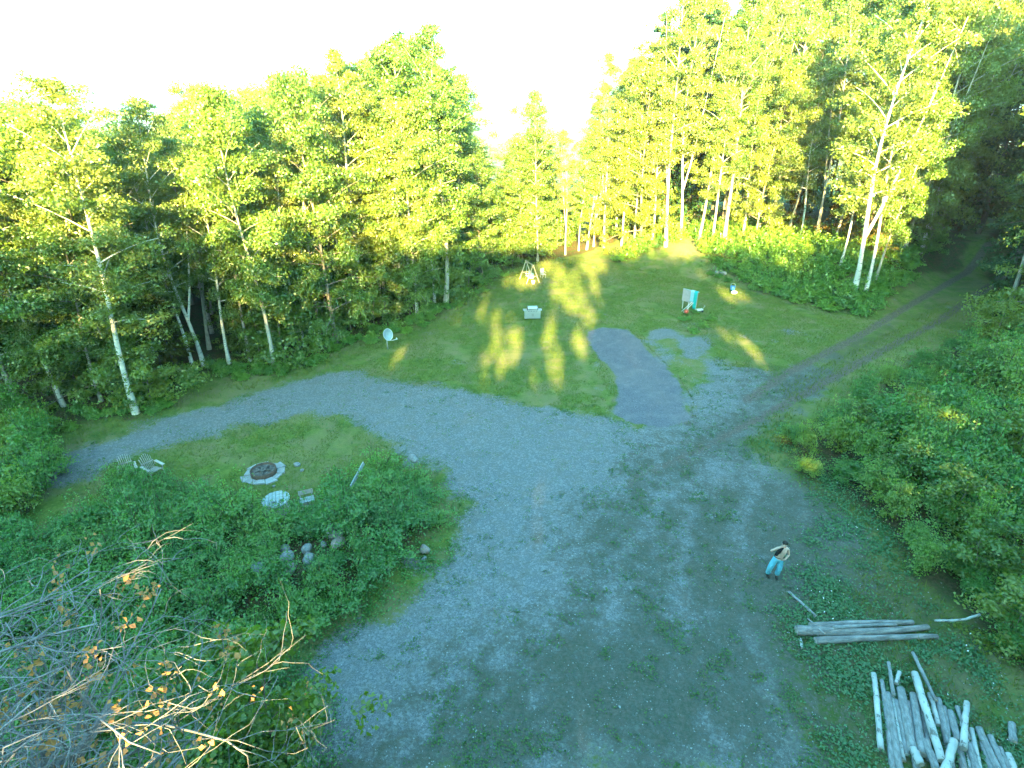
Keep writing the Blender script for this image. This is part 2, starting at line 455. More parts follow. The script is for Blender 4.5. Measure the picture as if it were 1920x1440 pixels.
def leaves_np(c, nrm, size, rng, aspect=0.62, fold=0.12):
    N = len(c)
    nrm = nrm / (np.linalg.norm(nrm, axis=1, keepdims=True) + 1e-9)
    r = rng.normal(size=(N, 3))
    t = np.cross(nrm, r); t /= (np.linalg.norm(t, axis=1, keepdims=True) + 1e-9)
    b = np.cross(nrm, t)
    s = size[:, None] * 0.5
    V = np.empty((N, 4, 3))
    V[:, 0] = c - t * s; V[:, 2] = c + t * s
    off = t * s * 0.15
    V[:, 1] = c + b * s * aspect + nrm * s * fold * 2 - off
    V[:, 3] = c - b * s * aspect + nrm * s * fold * 2 - off
    Q = np.arange(N * 4).reshape(N, 4)
    return V.reshape(-1, 3), Q
def tube_np(pts, rad, n):
    pts = np.asarray(pts, float); m = len(pts)
    d = np.gradient(pts, axis=0); d /= np.linalg.norm(d, axis=1, keepdims=True) + 1e-9
    ref = np.array([0.31, 0.17, 0.93]) if abs(d[0][2]) < 0.8 else np.array([0.94, 0.3, 0.1])
    u = np.cross(d, ref); u /= np.linalg.norm(u, axis=1, keepdims=True) + 1e-9
    w = np.cross(d, u)
    a = np.linspace(0, 2 * math.pi, n, endpoint=False)
    V = pts[:, None] + (u[:, None] * np.cos(a)[None, :, None] + w[:, None] * np.sin(a)[None, :, None]) * np.asarray(rad)[:, None, None]
    i, k = np.meshgrid(np.arange(m - 1), np.arange(n), indexing='ij')
    A = i * n + k; B = i * n + (k + 1) % n
    Q = np.stack([A, B, B + n, A + n], -1).reshape(-1, 4)
    return V.reshape(-1, 3), Q
class Bag:
    def __init__(s): s.V = []; s.Q = []; s.n = 0; s.R = []
    def add(s, VQ, rnd=None):
        V, Q = VQ; s.V.append(V); s.Q.append(Q + s.n); s.n += len(V)
        s.R.append(np.repeat(rnd, 4) if rnd is not None else np.zeros(len(V)))
    def mesh(s, name, mat, smooth=False):
        return mesh_np(name, np.concatenate(s.V), np.concatenate(s.Q), mat, {'rnd': np.concatenate(s.R)}, smooth)

# ------------------------------------------------------------------ the ground
P_GRAVEL = flats([(85, 905), (95, 868), (200, 820), (330, 775), (450, 745), (540, 715), (640, 697), (740, 712), (880, 733), (1000, 760), (1140, 778),
                  (1200, 800), (1290, 795), (1300, 740), (1370, 690), (1440, 695), (1460, 755), (1380, 830), (1440, 880), (1540, 940), (1640, 1010), (1590, 1090), (1500, 1180), (1540, 1300), (1560, 1500),
                  (560, 1500), (590, 1340), (565, 1265), (600, 1205), (700, 1155), (800, 1085), (855, 1020), (862, 950), (820, 885), (745, 840), (680, 805), (615, 782), (540, 784),
                  (450, 800), (330, 828), (230, 862), (130, 905)])
P_WORN = flats([(1450, 690), (1330, 790), (1180, 850), (1080, 940), (1040, 1040), (1000, 1130), (850, 1240), (700, 1370), (560, 1520), (1900, 1520), (1850, 1320), (1770, 1160), (1700, 1030), (1590, 930), (1460, 860), (1400, 830), (1500, 740)])
P_SLATE = flats([(1098, 622), (1130, 612), (1175, 618), (1215, 655), (1265, 705), (1290, 750), (1290, 785), (1250, 800), (1190, 795), (1148, 778), (1163, 735), (1150, 700), (1118, 660)])
P_PALE = flats([(1192, 622), (1240, 612), (1310, 622), (1350, 655), (1350, 700), (1320, 770), (1292, 775), (1285, 745), (1262, 705), (1212, 655)])
P_LAWN_BACK = flats([(640, 690), (700, 655), (840, 600), (930, 545), (960, 495), (1120, 486), (1300, 500), (1440, 545), (1620, 590), (1700, 570), (1500, 690), (1400, 700), (1300, 720), (1290, 790), (1140, 780), (1000, 760), (880, 735), (740, 715)])
P_LAWN_FIRE = flats([(100, 960), (130, 905), (330, 828), (450, 800), (540, 784), (615, 782), (680, 805), (745, 840), (800, 890), (690, 915), (560, 975), (420, 940), (230, 950)])
P_WOOD_L = flats([(-900, 1000), (-300, 880), (60, 790), (255, 770), (375, 690), (520, 688), (640, 636), (785, 596), (860, 556), (925, 505), (1000, 492), (1060, 478), (1120, 468), (1180, 462), (1190, 420), (900, 380), (-600, 380), (-2500, 500)])
P_WOOD_R = flats([(1130, 470), (1250, 464), (1360, 452), (1440, 447), (1530, 452), (1610, 530), (1700, 528), (1790, 505), (1790, 420), (1130, 400)])
P_WOOD_D = flats([(1850, 545), (1900, 600), (1990, 720), (2600, 900), (2900, 480), (1900, 440), (1840, 470)])
P_THICKET = flats([(1440, 825), (1520, 785), (1640, 722), (1750, 655), (1850, 590), (1960, 570), (2150, 700), (2300, 1200), (2250, 1600), (1960, 1330), (1870, 1240), (1770, 1140), (1700, 1090), (1660, 1010), (1560, 930), (1490, 890)])
LC = np.array([TRACK])
def offset_line(pts, d):
    pts = np.array(pts); t = np.gradient(pts, axis=0); t /= np.linalg.norm(t, axis=1, keepdims=True)
    return [tuple(p) for p in pts + np.stack([-t[:, 1], t[:, 0]], 1) * d]
RUT_A = flats([(1880, 478), (1810, 512), (1700, 575), (1600, 635), (1480, 697), (1400, 750)])
RUT_B = flats([(1930, 490), (1855, 535), (1760, 602), (1640, 665), (1500, 742), (1400, 797), (1300, 848), (1180, 900)])

def masks(x, y):
    e = 1.6 * (fbm(x, y, 2.2, 11) - 0.5) + 0.8 * (fbm(x, y, 0.7, 12) - 0.5)
    s = lambda d, w: np.clip(0.5 + (d + e) / w, -0.6, 1.6)
    m = {}
    wn_ = sdpoly(x, y, P_WORN)
    m['gravel'] = s(sdpoly(x, y, P_GRAVEL) + 0.4 * e, 2.4 + 7.0 * sstep(-1, 5, wn_))
    m['worn_shade'] = np.clip(0.40 + (wn_ + 2 * e) / 9.0, -0.5, 0.66) + 0.6 * (fbm(x, y, 3.5, 21) - 0.5)
    pale = sdpoly(x, y, P_PALE)
    m['gravel'] = np.maximum(m['gravel'], np.clip(0.38 + np.clip(pale, -3, 1.2) / 5 + 2.0 * (fbm(x, y, 2.2, 9) - 0.5), -0.5, 0.9))
    for ln in ([(1290, 850), (1150, 920), (1060, 1040), (1010, 1200), (1000, 1450)], [(1350, 860), (1225, 940), (1150, 1080), (1130, 1250), (1140, 1450)], [(1370, 870), (1290, 960), (1270, 1100), (1310, 1290), (1370, 1450)],
               [(1440, 870), (1390, 960), (1385, 1100), (1440, 1290), (1520, 1450)], [(900, 860), (960, 960), (900, 1060), (740, 1220), (640, 1330)], [(1000, 880), (1050, 960), (1000, 1090), (850, 1270), (760, 1400)]):
        m['worn_shade'] = m['worn_shade'] - 0.24 * np.exp(-(dline(x, y, flats(ln)) / 0.42) ** 2) * sstep(0.25, 0.55, fbm(x, y, 3.0, 41))
    m['worn_shade'] = m['worn_shade'] + 0.16 * sstep(26, 13, np.asarray(y, float)) * sstep(-3, 3, wn_)  # darker towards the near end: foreground shade put into the grassy wear mask
    lane = dline(x, y, TRACK + flats([(1180, 930), (1060, 1060), (960, 1230), (880, 1420)]))
    lw = np.clip(0.75 - np.abs(lane - 0.2) / 3.2, -0.5, 0.62) + 0.7 * (fbm(x, y, 1.6, 23) - 0.5) - 0.25 * sstep(20, 40, np.asarray(x, float))
    m['worn_shade'] = np.maximum(m['worn_shade'], np.where(np.asarray(x, float) > 6, lw, -0.5))
    m['gravel'] = np.maximum(m['gravel'], np.where((np.asarray(x, float) > 8) & (np.asarray(y, float) < 60), lw + 0.12 - 0.5 * sstep(20, 30, np.asarray(x, float)), -0.5))
    m['slate'] = np.clip(0.5 + (sdpoly(x, y, P_SLATE) + 0.55 * e) / 0.9, -1, 2)
    w = np.maximum(np.maximum(sdpoly(x, y, P_WOOD_L) + 1.0, sdpoly(x, y, P_WOOD_R) + 0.5), sdpoly(x, y, P_WOOD_D))
    m['litter'] = s(w, 2.5)
    th = np.clip(0.4 + sdpoly(x, y, P_THICKET) / 3.0, -0.5, 0.8)
    m['litter'] = np.maximum(m['litter'], th * 0.9)
    mo = np.clip(0.3 + sdpoly(x, y, MOUND) / 3.0, -0.5, 0.75)
    m['litter'] = np.maximum(m['litter'], mo)
    dr = np.minimum(dline(x, y, RUT_A), dline(x, y, RUT_B))
    fade = sstep(8, 26, np.asarray(x, float)) * 0.4 + 0.6
    m['dirt'] = np.clip((1.1 - dr * 1.5), -0.6, 1.0) * fade + 0.25 * (fbm(x, y, 1.5, 14) - 0.5)
    m['dirt'] = np.maximum(m['dirt'], np.clip(0.55 - np.abs(sdpoly(x, y, P_SLATE) + 0.25) * 1.6, -0.5, 0.5))
    return m

def axis(lo, hi, step, far, grow=1.22):
    a = list(np.arange(lo, hi + 1e-6, step)); s = step; v = hi; up = []
    while v < far: s *= grow; v += s; up.append(v)
    s = step; v = lo; dn = []
    while v > -far: s *= grow; v -= s; dn.append(v)
    return np.array(dn[::-1] + a + up)
GX = axis(-62, 70, 0.32, 3200); GY = axis(3, 92, 0.32, 3200)
XX, YY = np.meshgrid(GX, GY, indexing='ij')
ZZ = height(XX, YY)
MK = masks(XX.ravel(), YY.ravel())
nx, ny = XX.shape
VG = np.stack([XX.ravel(), YY.ravel(), ZZ.ravel()], 1)
I, J = np.meshgrid(np.arange(nx - 1), np.arange(ny - 1), indexing='ij')
QG = np.stack([I * ny + J, (I + 1) * ny + J, (I + 1) * ny + J + 1, I * ny + J + 1], -1).reshape(-1, 4)
FC = VG[QG].mean(1)
fm = {k: v[QG].mean(1) for k, v in MK.items()}
cls = np.zeros(len(QG), int)
lawn_f = (sdpoly(FC[:, 0], FC[:, 1], P_LAWN_BACK) > 0) | (sdpoly(FC[:, 0], FC[:, 1], P_LAWN_FIRE) > 0)
cls[lawn_f] = 1
cls[(dline(FC[:, 0], FC[:, 1], TRACK) < 2.6) & (FC[:, 0] > 16)] = 4
cls[fm['gravel'] > 0.5] = 2
cls[fm['slate'] > 0.5] = 3
for k, nm in enumerate(['ground', 'lawn', 'gravel_driveway', 'crushed_stone_path', 'dirt_track']):
    q = QG[cls == k]
    u, inv = np.unique(q, return_inverse=True)
    me = mesh_np(nm, VG[u], inv.reshape(-1, 4), M['ground'], {a: v[u] for a, v in MK.items()}, smooth=True)
    tag(link(nm, me), kind='structure')

# ------------------------------------------------------------------ air: a thin even haze in one closed box (sky outside it)
m, t, o = new_mat('summer haze')
pv = nd(t, 'ShaderNodeVolumePrincipled', {'Color': (0.92, 0.96, 1.0, 1), 'Density': 0.00035, 'Anisotropy': 0.65})
t.links.new(pv.outputs[0], o.inputs['Volume'])
HB = Geo().box((0, 0, (-46 + 56) / 2), (7600, 7600, 102))
tag(HB.build('haze', m), kind='stuff')

# ------------------------------------------------------------------ tree and shrub builders (each returns meshes shared by its copies)
def tree_parts(kind, seed, Ht, cb, R, ncl, lpc, leaf, lmat, bmat, r0, shape='round', el=(0.15, 0.75), clr=0.9, wig=0.25, fork=False):
    rng = np.random.default_rng(seed)
    zs = np.linspace(0, Ht * 0.96, 10)
    ph = rng.uniform(0, 6.28, 4)
    def trunk_xy(z):
        s = z / Ht
        return np.stack([wig * (np.sin(s * 3.1 + ph[0]) - math.sin(ph[0]) + 0.4 * np.sin(s * 8 + ph[1]) - 0.4 * math.sin(ph[1])),
                         wig * (np.sin(s * 2.7 + ph[2]) - math.sin(ph[2]) + 0.4 * np.sin(s * 7 + ph[3]) - 0.4 * math.sin(ph[3]))], -1)
    T = np.column_stack([trunk_xy(zs), zs])
    rad = r0 * (1 - 0.92 * (zs / Ht) ** 0.85); rad[0] *= 1.35
    tb = Bag(); tb.add(tube_np(T, rad, 8))
    bb = Bag(); cbag = Bag()
    nb = max(10, int(ncl / 5.5))
    cen = []; 
    for i in range(nb):
        t = (i + rng.uniform(0.1, 0.9)) / nb
        z = Ht * (cb + (0.97 - cb) * t)
        if shape == 'round': pr = math.sqrt(max(0.02, 1 - ((t - 0.38) / 0.66) ** 2))
        elif shape == 'tall': pr = 0.55 + 0.45 * math.sin(math.pi * min(1, t * 1.05)) - 0.55 * t ** 3
        elif shape == 'cone': pr = max(0.06, (1 - t) ** 0.8)
        else: pr = math.sqrt(max(0.03, 1 - t ** 2.2))
        L = R * pr * rng.uniform(0.62, 1.18)
        az = i * 2.39996 + rng.uniform(-0.5, 0.5)
        e = el[0] + (el[1] - el[0]) * t + rng.uniform(-0.12, 0.12)
        s = np.linspace(0, 1, 5)
        base = np.array([*trunk_xy(np.array(z)), z])
        droop = 0.22 if shape != 'cone' else 0.12
        P = base + np.column_stack([np.cos(az + 0.25 * s * rng.uniform(-1, 1)) * L * s, np.sin(az) * L * s, L * (s * math.tan(e) - droop * s * s)])
        rb = max(0.012, r0 * 0.30 * (1 - 0.75 * t)) * (1 - 0.85 * s)
        bb.add(tube_np(P, rb + 0.006, 4))
        k = max(2, int(round(ncl / nb * (0.5 + 0.8 * pr) + rng.uniform(0, 1))))
        for j in range(k):
            ss = rng.uniform(0.3, 1.04) ** 0.8
            p = base + np.array([math.cos(az) * L * ss, math.sin(az) * L * ss, L * (ss * math.tan(e) - droop * ss * ss)])
            p = p + rng.normal(0, 0.22 * L * ss + 0.12, 3) * np.array([1, 1, 0.55])
            cen.append((p, az, ss))
    n_c = len(cen)
    for p, az, ss in cen:
        n = max(8, int(lpc * rng.uniform(0.6, 1.35)))
        cr = clr * rng.uniform(0.65, 1.25)
        if shape == 'cone':
            d = np.array([math.cos(az), math.sin(az), -0.22])
            u = rng.uniform(-1, 1, n)
            off = d * (u * cr)[:, None] + rng.normal(0, 0.16 * cr, (n, 3))
            nr = np.array([0, 0, 1.0]) + rng.normal(0, 0.45, (n, 3))
        else:
            off = rng.normal(0, 1, (n, 3)); off /= np.linalg.norm(off, axis=1, keepdims=True) + 1e-9
            off *= (rng.uniform(0, 1, n) ** 0.5)[:, None] * np.array([cr, cr, cr * 0.5])
            off[:, 2] -= 0.25 * (off[:, 0] ** 2 + off[:, 1] ** 2) / cr
            nr = np.array([0, 0, 0.5]) + off * np.array([0.9, 0.9, 0.6]) / cr + rng.normal(0, 0.6, (n, 3))
        cs = rng.uniform(0, 1)
        cbag.add(leaves_np(p + off, nr, leaf * rng.uniform(0.6, 1.3, n), rng), np.clip(0.55 * cs + 0.45 * rng.uniform(0, 1, n), 0, 1))
    if fork:   # a second leader that leaves the trunk low
        z0 = Ht * rng.uniform(0.12, 0.3)
        s = np.linspace(0, 1, 7); a = rng.uniform(0, 6.28)
        P = np.array([*trunk_xy(np.array(z0)), z0]) + np.column_stack([math.cos(a) * 2.2 * s ** 0.8, math.sin(a) * 2.2 * s ** 0.8, Ht * 0.62 * s])
        tb.add(tube_np(P, r0 * 0.62 * (1 - 0.85 * s), 7))
    return dict(H=Ht, kind=kind, parts=[('trunk', tb.mesh(kind + ' trunk', bmat, True)), ('branches', bb.mesh(kind + ' branches', bmat, True)),
                                       ('crown', cbag.mesh(kind + ' crown', lmat))])
VAR = {
 'maple': [tree_parts('maple', 11, 17, 0.14, 3.9, 230, 150, 0.165, M['maple'], M['palebark'], 0.17, 'tall', (0.2, 1.0), fork=True),
           tree_parts('maple', 12, 18, 0.24, 3.3, 190, 140, 0.165, M['maple'], M['palebark'], 0.16, 'tall', (0.3, 1.05)),
           tree_parts('maple', 13, 16, 0.08, 3.9, 230, 150, 0.165, M['maple'], M['bark'], 0.16, 'dome', (0.15, 0.95))],
 'birch': [tree_parts('birch', 21, 19, 0.30, 2.8, 160, 110, 0.145, M['birchleaf'], M['birchbark'], 0.17, 'tall', (0.4, 1.1), 0.7, 0.35),
           tree_parts('birch', 22, 18, 0.28, 2.9, 160, 110, 0.145, M['birchleaf'], M['birchbark'], 0.15, 'tall', (0.4, 1.1), 0.7, 0.4, True)],
 'ash': [tree_parts('ash', 31, 24, 0.30, 3.4, 205, 125, 0.165, M['ashleaf'], M['palebark'], 0.23, 'tall', (0.35, 1.1), 0.8, 0.4),
         tree_parts('ash', 32, 25, 0.36, 3.1, 190, 125, 0.165, M['birchleaf'], M['palebark'], 0.21, 'tall', (0.4, 1.1), 0.8, 0.5, True),
         tree_parts('ash', 33, 23, 0.24, 3.5, 215, 125, 0.165, M['maple'], M['palebark'], 0.22, 'tall', (0.25, 1.0), 0.8, 0.4)],
 'conifer': [tree_parts('conifer', 41, 19, 0.08, 3.4, 330, 44, 0.30, M['needles'], M['darkbark'], 0.2, 'cone', (-0.25, 0.3), 0.7, 0.1),
             tree_parts('conifer', 42, 21, 0.12, 3.0, 330, 44, 0.30, M['needles'], M['darkbark'], 0.2, 'cone', (-0.2, 0.3), 0.65, 0.1)],
 'sapling': [tree_parts('sapling', 51, 5.0, 0.08, 1.7, 62, 56, 0.17, M['maple'], M['bark'], 0.045, 'dome', (0.2, 0.8), 0.5, 0.12),
             tree_parts('sapling', 52, 6.0, 0.12, 1.8, 70, 56, 0.17, M['ashleaf'], M['bark'], 0.05, 'round', (0.2, 0.8), 0.5, 0.15),
             tree_parts('sapling', 53, 4.2, 0.05, 1.6, 60, 56, 0.16, M['maple'], M['bark'], 0.04, 'dome', (0.1, 0.7), 0.5, 0.1)],
 'browncon': [tree_parts('brown conifer', 61, 9, 0.06, 2.0, 130, 34, 0.22, M['brownneedle'], M['darkbark'], 0.11, 'cone', (-0.35, 0.2), 0.5, 0.08)],
}
NAMES = {'maple': 'maple_tree', 'birch': 'birch_tree', 'ash': 'tall_tree', 'conifer': 'conifer_tree', 'sapling': 'young_tree', 'browncon': 'dying_conifer'}
def place_tree(kind, vi, loc, Ht, rad=1.0, rz=0.0, lean=(0, 0), label=None, group=None, cat='tree'):
    v = VAR[kind][vi % len(VAR[kind])]
    s = Ht / v['H']
    r = empty(NAMES[kind], (loc[0], loc[1], loc[2] - 0.08), (lean[1], lean[0], rz))
    r.scale = (s ** 0.6 * rad, s ** 0.6 * rad, s)
    tag(r, label, cat, group)
    for nm, me in v['parts']:
        o = link(nm, me, r)
        if nm == 'branches': o['kind'] = 'stuff'
    return r

# front row, each described: kind, variant, base pixel, top pixel y, crown scale, label
FRONT = [
 ('birch', 0, (255, 775), 150, 1.15, 'white birch at the bend of the gravel loop, largest pale trunk on the left'),
 ('birch', 1, (383, 686), 190, 1.0, 'slim forked white birch beside the brown dying conifer'),
 ('birch', 0, (362, 690), 260, 0.8, 'leaning thin birch just left of the forked white birch'),
 ('maple', 0, (42, 776), 165, 1.1, 'dark trunked tree at the left edge of the photo, left of the big birch'),
 ('maple', 1, (515, 690), 172, 1.0, 'broad bright green maple between the forked birch and the satellite dish'),
 ('maple', 2, (630, 642), 165, 0.95, 'leafy maple with a bare lower trunk close left of the satellite dish'),
 ('ash', 2, (680, 605), 95, 0.95, 'tall tree rising behind the satellite dish'),
 ('maple', 0, (783, 598), 200, 0.9, 'maple with a reddish lower trunk right of the satellite dish'),
 ('ash', 0, (836, 572), 48, 1.05, 'tallest pale crowned tree of the left wood, beside the gap of sky'),
 ('maple', 2, (905, 520), 300, 0.8, 'low yellow green maple left of the timber swing frame'),
 ('maple', 1, (1008, 490), 185, 0.75, 'slim tree with a straight white trunk directly behind the timber swing frame'),
 ('ash', 1, (1060, 478), 262, 0.7, 'white trunked tree second to the right of the swing frame'),
 ('maple', 0, (1113, 462), 245, 0.8, 'straight thin trunked tree where the lawn meets the wood'),
 ('maple', 2, (1202, 458), 110, 0.95, 'tree with a thin pale trunk behind the far dirt edge of the lawn'),
 ('ash', 1, (1248, 462), -70, 0.95, 'very tall white trunked tree, left one of the pair on the bank'),
 ('birch', 1, (1276, 448), -50, 0.85, 'slanting white trunk on the bank, right one of the pair'),
 ('ash', 0, (1357, 456), -30, 0.9, 'tall tree on the bank above the two draped clothes rack'),
 ('ash', 2, (1440, 448), -10, 0.85, 'pale trunked tree on the bank above the blue bucket'),
 ('ash', 1, (1530, 450), 10, 0.9, 'tree with twin pale stems farther up the bank'),
 ('birch', 1, (1600, 556), -90, 1.25, 'big white trunked tree at the bank foot beside the dirt track'),
 ('birch', 0, (1622, 552), 20, 0.9, 'thinner white trunk leaning out beside the dirt track'),
 ('ash', 1, (1893, 572), -150, 0.72, 'shaded tree with a thick grey trunk at the right edge'),
]
FRONT[16] = FRONT[16][:5] + ('tall tree on the bank above the rack draped with cloths',)
front_xy = []
for i, (k, vi, b, ty, rad, lab) in enumerate(FRONT):
    B = G(*b)
    T = at_y(b[0], ty - 26, B.y)
    place_tree(k, vi, B, T.z - B.z, rad, rz=i * 1.7, lean=((i * 37 % 7 - 3) * 0.008, (i * 23 % 7 - 3) * 0.006), label=lab)
    front_xy.append((B.x, B.y))

# slender stems that stand between the described front trees
rs = np.random.default_rng(19)
for px, py, ty, k in [(1132, 464, 85, 'ash'), (1100, 468, 150, 'ash'), (1165, 462, 180, 'birch'), (1085, 470, 250, 'maple'), (1222, 455, 120, 'birch'), (1310, 452, 40, 'ash'), (1335, 456, 90, 'birch'), (1392, 446, 60, 'birch'), (1415, 450, 130, 'maple'), (1475, 446, 40, 'ash'),
                      (1500, 452, 110, 'birch'), (1560, 462, 60, 'ash'), (1575, 500, 150, 'birch'), (1640, 530, 160, 'maple'), (1190, 450, 140, 'ash')]:
    b_ = G(px, py); place_tree(k, rs.integers(3), b_, at_y(px, ty, b_.y).z - b_.z, 0.8, rs.uniform(0, 6), (rs.uniform(-.05, .05), rs.uniform(-.05, .05)), 'slender pale stemmed tree among the front row on the bank behind the lawn', 'slender trees on the bank')
for px, py, ty, k in [(120, 770, 240, 'birch'), (190, 760, 300, 'maple'), (300, 715, 290, 'birch'), (430, 690, 260, 'birch'), (470, 685, 220, 'maple'), (570, 655, 240, 'birch'), (600, 645, 200, 'ash'), (655, 615, 180, 'birch'), (720, 600, 150, 'ash'), (750, 595, 170, 'birch'), (815, 575, 170, 'birch'), (860, 545, 200, 'ash')]:
    b_ = G(px, py - 8); place_tree(k, rs.integers(3), b_, at_y(px, ty, b_.y).z - b_.z, 0.85, rs.uniform(0, 6), (rs.uniform(-.05, .05), rs.uniform(-.05, .05)), 'slender pale stemmed tree among the front row of the left wood', 'slender trees at the left wood edge')

# dead snag with a broken fork
B = G(898, 520); B.y += 2
T = at_y(898, 268, B.y)
Hs = T.z - B.z
r = empty('dead_tree', B)
tag(r, 'bare pale dead trunk with a broken forked top in the gap of the trees', 'dead tree')
Geo().tube([(0, 0, -0.1), (0.1, 0, Hs * 0.4), (0.0, 0, Hs * 0.75), (0.05, 0, Hs * 0.86)], [0.24, 0.18, 0.15, 0.14], 8).build('trunk', M['palebark'], r, True)
Geo().tube([(0.02, 0, Hs * 0.84), (-0.15, 0, Hs * 0.93), (-0.22, 0.05, Hs)], [0.11, 0.08, 0.04], 7).build('limb', M['palebark'], r, True)
Geo().tube([(0.05, 0, Hs * 0.84), (0.4, 0.1, Hs * 0.92), (0.62, 0.1, Hs * 0.97)], [0.11, 0.08, 0.03], 7).build('limb', M['palebark'], r, True)

SKY_PX = np.array([(-700, 140), (0, 150), (100, 165), (200, 225), (250, 245), (300, 235), (400, 150), (480, 145), (540, 120), (610, 70), (680, 105), (730, 60), (790, 15), (850, 95),
                   (890, 235), (920, 270), (960, 255), (1000, 215), (1040, 240), (1090, 160), (1130, 95), (1200, 60), (1250, -20), (1300, -90), (1500, -110), (1700, -150), (1950, -170), (3000, -200)], float)
def skyline(px): return float(np.interp(px, SKY_PX[:, 0], SKY_PX[:, 1]))
def scatter(poly_test, x0, x1, y0, y1, spacing, n_try, seed, avoid=(), av=1.8, limit=10 ** 6):
    rng = np.random.default_rng(seed); pts = []
    for _ in range(n_try):
        x = rng.uniform(x0, x1); y = rng.uniform(y0, y1)
        if not poly_test(x, y): continue
        if any((x - a) ** 2 + (y - b) ** 2 < av * av for a, b in avoid): continue
        if any((x - a) ** 2 + (y - b) ** 2 < spacing * spacing for a, b in pts): continue
        pts.append((x, y))
        if len(pts) >= limit: break
    return pts
one = lambda f: (lambda x, y: bool(f(np.array([x]), np.array([y]))[0]))
inL = one(lambda x, y: (sdpoly(x, y, P_WOOD_L) > 1.5))
inR = one(lambda x, y: (sdpoly(x, y, P_WOOD_R) > 1.5) & (dline(x, y, TRACK) > 4.5) & (dline(x, y, RUT_B) > 3.5))
inD = one(lambda x, y: (sdpoly(x, y, P_WOOD_D) > 0.5) & (dline(x, y, TRACK) > 4.0) & (dline(x, y, RUT_B) > 3.5))
rr = random.Random(5)
def fill(pts, kinds, label, group, y_edge=None, minpy=8, hmax=31):
    for (x, y) in pts:
        z = H1(x, y)
        px, _, dep = to_px((x, y, z + 12))
        if px < -260 or px > 2250: continue
        k = rr.choice(kinds)
        tp = skyline(px) + rr.uniform(minpy, 95)
        Ht = at_y(px, tp, y).z - z
        if px > 860 and px < 1090: Ht = min(Ht, 17)
        Ht = max(9.5, min(hmax, Ht))
        lab = label[k] if isinstance(label, dict) else label
        place_tree(k, rr.randrange(3), (x, y, z), Ht, rr.uniform(0.85, 1.15), rr.uniform(0, 6.28), (rr.uniform(-.03, .03), rr.uniform(-.03, .03)),
                   lab, group if not isinstance(group, dict) else group[k])
LD = lambda side: ({'maple': f'leafy maple deeper in the {side} wood behind the front row', 'ash': f'tall leafy tree deeper in the {side} wood behind the front row',
      'conifer': f'dark green conifer deeper in the {side} wood behind the front row', 'birch': f'pale birch deeper in the {side} wood behind the front row'},
      {k: f'{n} deeper in the {side} wood' for k, n in (('maple', 'maples'), ('ash', 'tall trees'), ('conifer', 'conifers'), ('birch', 'birches'))})
la, gr_ = LD('left')
fill(scatter(inL, -75, 3, 30, 82, 3.4, 5000, 1, front_xy, 2.4), ['maple', 'maple', 'maple', 'ash', 'ash', 'conifer', 'birch'], la, gr_)
fill(scatter(inL, -110, 8, 82, 120, 7.0, 2500, 2), ['maple', 'ash', 'conifer'], la, gr_, minpy=15)
la, gr_ = LD('right')
fill(scatter(inR, 4, 80, 66, 100, 3.7, 5000, 3, front_xy, 2.2), ['maple', 'maple', 'ash', 'conifer', 'conifer', 'birch'], la, gr_)
fill(scatter(inR, 0, 110, 100, 140, 7.5, 2500, 4), ['maple', 'ash', 'conifer'], la, gr_, minpy=15)
gD = {k: f'{n} in the dark wood beyond the thicket' for k, n in (('maple', 'maples'), ('conifer', 'conifers'), ('ash', 'tall trees'))}
lD = {'maple': 'shaded maple in the dark wood right of the dirt track', 'conifer': 'dark conifer in the shaded wood right of the dirt track', 'ash': 'tall shaded tree in the dark wood right of the dirt track'}
fill(scatter(inD, 44, 120, 20, 105, 4.0, 4000, 6, front_xy, 2.0), ['conifer', 'maple', 'conifer'], lD, gD, minpy=0)
# trees that close the end of the track
endT = [(56, 80), (60, 77), (64, 82), (68, 76), (52, 84), (72, 84), (60, 90), (66, 94), (75, 88), (80, 94), (72, 98), (84, 86), (90, 96), (58, 98)]
fill(endT, ['conifer', 'maple'], {'maple': 'shaded maple closing off the end of the dirt track', 'conifer': 'dark conifer closing off the end of the dirt track'},
     {'maple': 'maples at the end of the track', 'conifer': 'conifers at the end of the track'}, minpy=-40, hmax=30)

# understory along the wood edges
edge_l = P_WOOD_L[2:14]
def along(pts, n, rng, d0, d1):
    P = np.array(pts); seg = np.linalg.norm(np.diff(P, axis=0), axis=1); cum = np.concatenate([[0], np.cumsum(seg)])
    out = []
    for k in range(n):
        s = (k + rng.uniform(0.1, 0.9)) / n * cum[-1]; i = min(len(seg) - 1, np.searchsorted(cum, s) - 1); f = (s - cum[i]) / seg[i]
        p = P[i] * (1 - f) + P[i + 1] * f; d = (P[i + 1] - P[i]) / seg[i]; nrm = np.array([-d[1], d[0]])
        if nrm[1] < 0: nrm = -nrm
        out.append(tuple(p + nrm * rng.uniform(d0, d1)))
    return out
rg = np.random.default_rng(9)
for (x, y) in along(edge_l, 64, rg, 0.2, 6.0):
    place_tree('sapling', rg.integers(3), (x, y, H1(x, y)), rg.uniform(2.6, 8.0), rg.uniform(0.9, 1.35), rg.uniform(0, 6), label='leafy young tree in the undergrowth along the left wood edge', group='young trees along the left wood edge')
for (x, y) in along(flats([(1130, 470), (1250, 462), (1330, 455)]), 12, rg, -0.5, 4.0):
    place_tree('sapling', rg.integers(3), (x, y, H1(x, y)), rg.uniform(3.0, 5.5), rg.uniform(1.0, 1.4), rg.uniform(0, 6), label='leafy young tree in front of the trunks at the back of the lawn', group='young trees at the back of the lawn')
